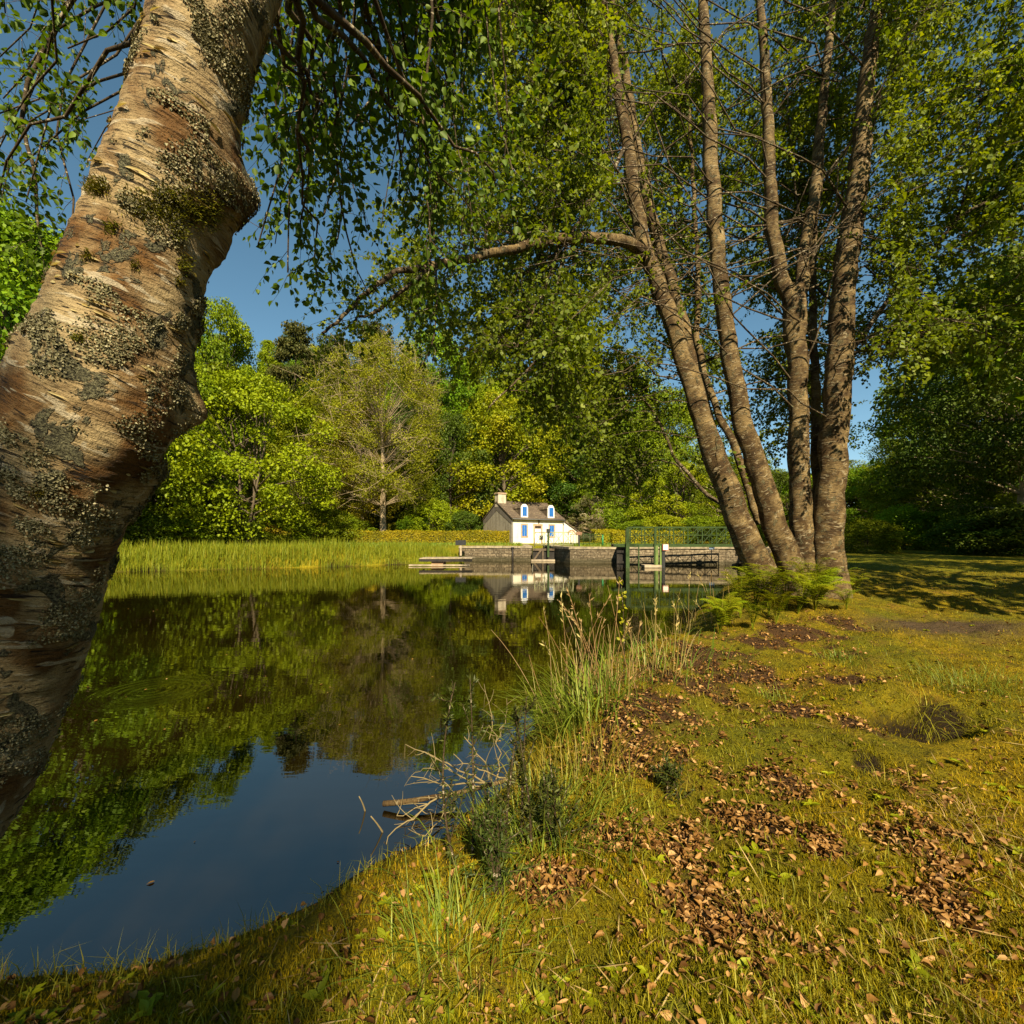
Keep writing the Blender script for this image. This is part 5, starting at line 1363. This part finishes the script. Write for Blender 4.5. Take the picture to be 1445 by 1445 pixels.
# fresh and dry clumps at the water's edge
clumpth("grass_clump", "bright fresh green grass clump arching over the water's edge in the middle foreground", "grass clump", A(800, 1035), 190, .13, (.28, .62), (.008, .016), (.3, 1.25), 'grass_fresh', 1, (-.9, -.1), rngd=(.2, .9))
clumpth("grass_clump", "green grass tuft behind the bright arching clump at the water's edge", "grass clump", A(850, 985), 130, .17, (.2, .45), (.006, .012), (.1, .9), 'grass_fresh', 2, (-.4, 0))
clumpth("grass_clump", "yellowish grass tuft below the bright arching clump on the bank", "grass clump", A(815, 1110), 260, .22, (.12, .32), (.004, .008), (.2, 1.1), 'grass', 3)
clumpth("grass_clump", "thin green grass at the water's edge left of the dark bank hollow", "grass clump", A(925, 940), 170, .30, (.08, .30), (.005, .010), (.1, .9), 'grass_fresh', 4)
clumpth("grass_clump", "green grass at the bank foot beside the gorse in the foreground", "grass clump", A(760, 1195), 240, .16, (.12, .32), (.004, .008), (.2, 1.1), 'grass_fresh', 5)
def dry_reeds(label, base, n, rad, L, seed, lean):
    rs = np.random.RandomState(seed); base = np.array(base, float); o = thing("dry_reeds", base, label, "dry reeds")
    q = MB(); hq = MB()
    for i in range(n):
        b = base + np.array([*(rs.normal(size=2) * rad), 0]); b[2] = max(H(b[0], b[1]), -.05) - .01
        ll = rs.uniform(*L); d = np.array([rs.normal() * .16 + lean[0], rs.normal() * .12 + lean[1], 1.])
        p = bez(b, b + unit(d) * ll * .55 + np.array([0, 0, .05]), b + unit(d) * ll + np.array([rs.normal() * .10, rs.normal() * .08, -.03]) * ll, 7)
        q.tube(p, np.linspace(.0035, .0015, 7), 4, rnd=rs.rand())
        if rs.rand() < .6:
            k_ = rs.randint(8, 16); c = p[-1] + (p[-3] - p[-1]) * rs.rand(k_, 1); dd_ = unit(unit(p[-1] - p[-2]) + rs.normal(size=(k_, 3)) * .4)
            hq.leaf4(c, dd_, unit(rs.normal(size=(k_, 3))), rs.uniform(.03, .06, k_), rs.uniform(.007, .012, k_), rs.uniform(.5, 1, k_))
    m_ = n * 4; off = rs.normal(size=(m_, 2)) * rad * 1.1; x = base[0] + off[:, 0]; y = base[1] + off[:, 1]
    hq.blades(np.stack([x, y, np.maximum(height(x, y), -.05)], 1), rs.normal(size=(m_, 3)), rs.uniform(L[0] * .5, L[1] * .75, m_), rs.uniform(.003, .007, m_), rs.uniform(.1, .9, m_), rs.rand(m_), seg=3)
    tag(q.build("stalks", MAT['dry'], o), kind="stuff"); tag(hq.build("seed_heads", MAT['dry'], o), kind="stuff")
dry_reeds("tall dry buff reeds leaning left over the water at the bank's edge", A(795, 1005), 11, .11, (.55, 1.0), 1, (-.16, .05))
dry_reeds("tallest dry reed stalks with pale seed heads rising before the open water", A(862, 975), 14, .16, (.45, .98), 2, (.02, .05))
dry_reeds("thin dry grass stalks on the bank's edge right of the tall reed stalks", A(905, 955), 12, .22, (.3, .7), 3, (.10, .05))
dry_reeds("dry stalks standing before the water left of the ferns", A(985, 885), 11, .28, (.35, .8), 4, (-.1, .05))
# leafy sapling beside the reeds
o = thing("sapling", A(880, 962), "slender sapling with small round leaves among the dry stalks", "sapling")
rs = np.random.RandomState(2); b = np.array(o.location); q = MB(); qc = MB()
p = bez(b, b + np.array([.02, 0, .45]), b + np.array([-.02, .02, .86]), 8); q.tube(p, np.linspace(.005, .002, 8), 5); q.build("stem", MAT['bark_branch'], o)
n = 46; i0 = rs.randint(3, 8, n); C = p[i0] + rs.normal(size=(n, 3)) * .012; D = unit(rs.normal(size=(n, 3)) + np.array([0, 0, .2])); L = rs.uniform(.02, .042, n)
qc.leaf6(C + D * .012, D, unit(rs.normal(size=(n, 3)) + np.array([0, -.4, .6])), L, L * .8, rs.uniform(.5, 1, n)); qc.build("leaves", MAT['fern'], o)

# gorse in the foreground
def gorse(label, base, h, seed, n_s=5):
    rs = np.random.RandomState(seed); base = np.array(base, float); o = thing("gorse_bush", base, label, "gorse")
    q = MB(); qc = MB()
    for i in range(n_s):
        hh = h * rs.uniform(.55, 1.); e = base + np.array([rs.normal() * .06 * h, rs.normal() * .06 * h, hh]); b = base + np.array([*(rs.normal(size=2) * .03), -.03])
        p = bez(b, (b + e) / 2 + rs.normal(size=3) * .05 * h, e, 12); q.tube(p, np.linspace(.007, .002, 12), 5)
        stems_ = [p]
        for j in range(9):
            k_ = rs.randint(2, 11); s_ = p[k_]; d = unit(rs.normal(size=3) * .8 + np.array([0, 0, .7])); ll = rs.uniform(.06, .2) * (1.1 - k_ / 14)
            p2 = bez(s_, s_ + d * ll * .5, s_ + d * ll + np.array([0, 0, .03]), 6); q.tube(p2, np.linspace(.003, .0012, 6), 4); stems_.append(p2)
        for pp in stems_:
            m_ = int(300 * np.linalg.norm(pp[-1] - pp[0])) + 12; t = rs.uniform(.08, 1, m_) * (len(pp) - 1); i0 = np.minimum(t.astype(int), len(pp) - 2); f = (t - i0)[:, None]
            c = pp[i0] * (1 - f) + pp[i0 + 1] * f; T = unit(pp[i0 + 1] - pp[i0]); D = unit(rs.normal(size=(m_, 3)) + T * .9)
            L = rs.uniform(.014, .032, m_); qc.leaf4(c, D, unit(rs.normal(size=(m_, 3))), L, L * .24, rs.rand(m_))
    q.build("stems", MAT['bark_branch'], o); qc.build("spines", MAT['gorse'], o)
gorse("tall dark gorse shoot standing before the dark water in the foreground", G(660, 1215, 1.0), 1.0, 1, 2)
gorse("dark gorse bush in the middle of the foreground right of the tall shoot", G(735, 1200, 1.0), .80, 2, 3)
gorse("low dark gorse at the bottom between the tall shoot and the bank grass", G(700, 1262, 1.0), .36, 3, 4)
gorse("dark gorse sprig beside the grass at the bank foot", G(772, 1200, 1.0), .36, 4, 4)
gorse("small dark green sprig standing alone on the moss right of the leaf litter", G(945, 1130, 1.0), .15, 5, 3)

# fallen branch and twigs lying in the water
fbz = thing("fallen_branch", P(600, 1130, 2.85), "pale dead branch with bare forked twigs lying on the water by the gorse", "branch")
rs = np.random.RandomState(8); q = MB()
def wpt(px, py, z=.02):
    d = (EYE - z) * FPX / (py - 760); return np.array([(px - 722.5) / FPX * d, d, z])
main = [wpt(541, 1134, .03), wpt(575, 1131, .05), wpt(610, 1125, .06), wpt(645, 1119, .07), wpt(690, 1108, .10), wpt(735, 1095, .14)]
q.tube(smooth_path(main, 18), np.linspace(.017, .012, 18), 9, cap=True); q.build("dead_limb", MAT['bark_clump'], fbz)
for (a, b, up, r_) in (((700, 1105), (580, 1108), .16, .007), ((690, 1108), (572, 1075), .30, .006), ((680, 1110), (600, 1085), .28, .005), ((690, 1100), (655, 1062), .30, .006), ((720, 1098), (640, 1080), .22, .006), ((640, 1120), (585, 1100), .14, .004), ((700, 1100), (690, 1040), .28, .006), ((690, 1044), (683, 985), .45, .004), ((700, 1045), (715, 1005), .40, .004), ((640, 1118), (560, 1150), .03, .005), ((620, 1125), (545, 1190), .02, .006), ((650, 1117), (600, 1180), .04, .005)):
    p0 = wpt(*a, .10); p1 = wpt(b[0], b[1] + (up * 120), .02); p1[2] = up
    q = MB(); p = bez(p0, (p0 + p1) / 2 + rs.normal(size=3) * .05, p1, 8); p[1:-1] += rs.normal(size=(6, 3)) * .010; q.tube(p, np.linspace(r_, r_ * .4, 8), 5)
    for j in range(6):
        s_ = p[rs.randint(2, 8)]; e = s_ + unit(p1 - p0 + rs.normal(size=3) * .5) * rs.uniform(.06, .2); e[2] = max(e[2], .0); q.tube(bez(s_, (s_ + e) / 2 + rs.normal(size=3) * .015, e, 5), np.linspace(r_ * .5, .001, 5), 4)
    q.build("twig", MAT['twig_tan'], fbz)
for (a, b, lab) in (((523, 1158), (542, 1178), "short bare twig poking out of the water left of the dead branch"), ((505, 1140), (516, 1148), "tiny twig end in the water farthest left of the dead branch")):
    p0 = wpt(*b, -.02); p1 = wpt(*b, .02) + np.array([(a[0] - b[0]) / FPX * 2.7, .02, .09])
    tw = thing("floating_twig", p0, lab, "twig"); q = MB(); q.tube(bez(p0, (p0 + p1) / 2 + np.array([.01, 0, 0]), p1, 6), np.linspace(.006, .003, 6), 5, cap=True); q.build("shoot", MAT['twig_tan'], tw)

# tussocks in the moss
clumpth("grass_tuft", "grass tuft with long pale blades over the dark hollow in the moss", "grass tuft", G(1300, 1018, 1.2), 90, .05, (.14, .36), (.003, .006), (.5, 1.4), 'grass', 41, (0, -.6), rngd=(.5, 1))
clumpth("grass_tuft", "wide green tuft behind the dark hollow at the right", "grass tuft", G(1370, 972, 1.2), 520, .24, (.08, .22), (.003, .006), (.4, 1.3), 'grass_fresh', 42, rngd=(0, .8))
clumpth("grass_tuft", "green tuft between the leaf litter patches at the left of the moss", "grass tuft", G(1090, 990, 1.2), 110, .09, (.08, .20), (.003, .006), (.4, 1.2), 'grass_fresh', 43)
clumpth("grass_tuft", "feathery pale green tuft below the right birch trunk", "grass tuft", G(1193, 935, 1.2), 160, .10, (.07, .16), (.003, .006), (.4, 1.2), 'grass_fresh', 44)
clumpth("grass_tuft", "sparse tuft beside the small hole in the lower moss", "grass tuft", G(1265, 1115, 1.2), 70, .07, (.06, .20), (.0025, .005), (.5, 1.4), 'grass', 45)
clumpth("grass_tuft", "dry buff tuft at the lower right corner of the moss", "grass tuft", G(1385, 1180, 1.2), 120, .09, (.06, .18), (.0025, .004), (.6, 1.5), 'dry', 46)
clumpth("grass_tuft", "ragged green tuft above the gorse at the foot of the leaf litter", "grass tuft", G(850, 1150, 1.2), 200, .14, (.06, .20), (.003, .005), (.4, 1.3), 'grass', 47)
clumpth("grass_tuft", "low tuft in the bottom foreground moss", "grass tuft", G(1090, 1330, .8), 120, .08, (.05, .14), (.002, .004), (.4, 1.3), 'grass', 48)
clumpth("grass_tuft", "low tuft at the bottom right corner", "grass tuft", G(1340, 1390, .8), 120, .08, (.05, .14), (.002, .004), (.4, 1.3), 'grass', 49)
clumpth("grass_tuft", "fresh tuft at the bottom beside the bank edge", "grass tuft", G(640, 1340, .8), 240, .12, (.08, .24), (.003, .006), (.3, 1.2), 'grass_fresh', 50)
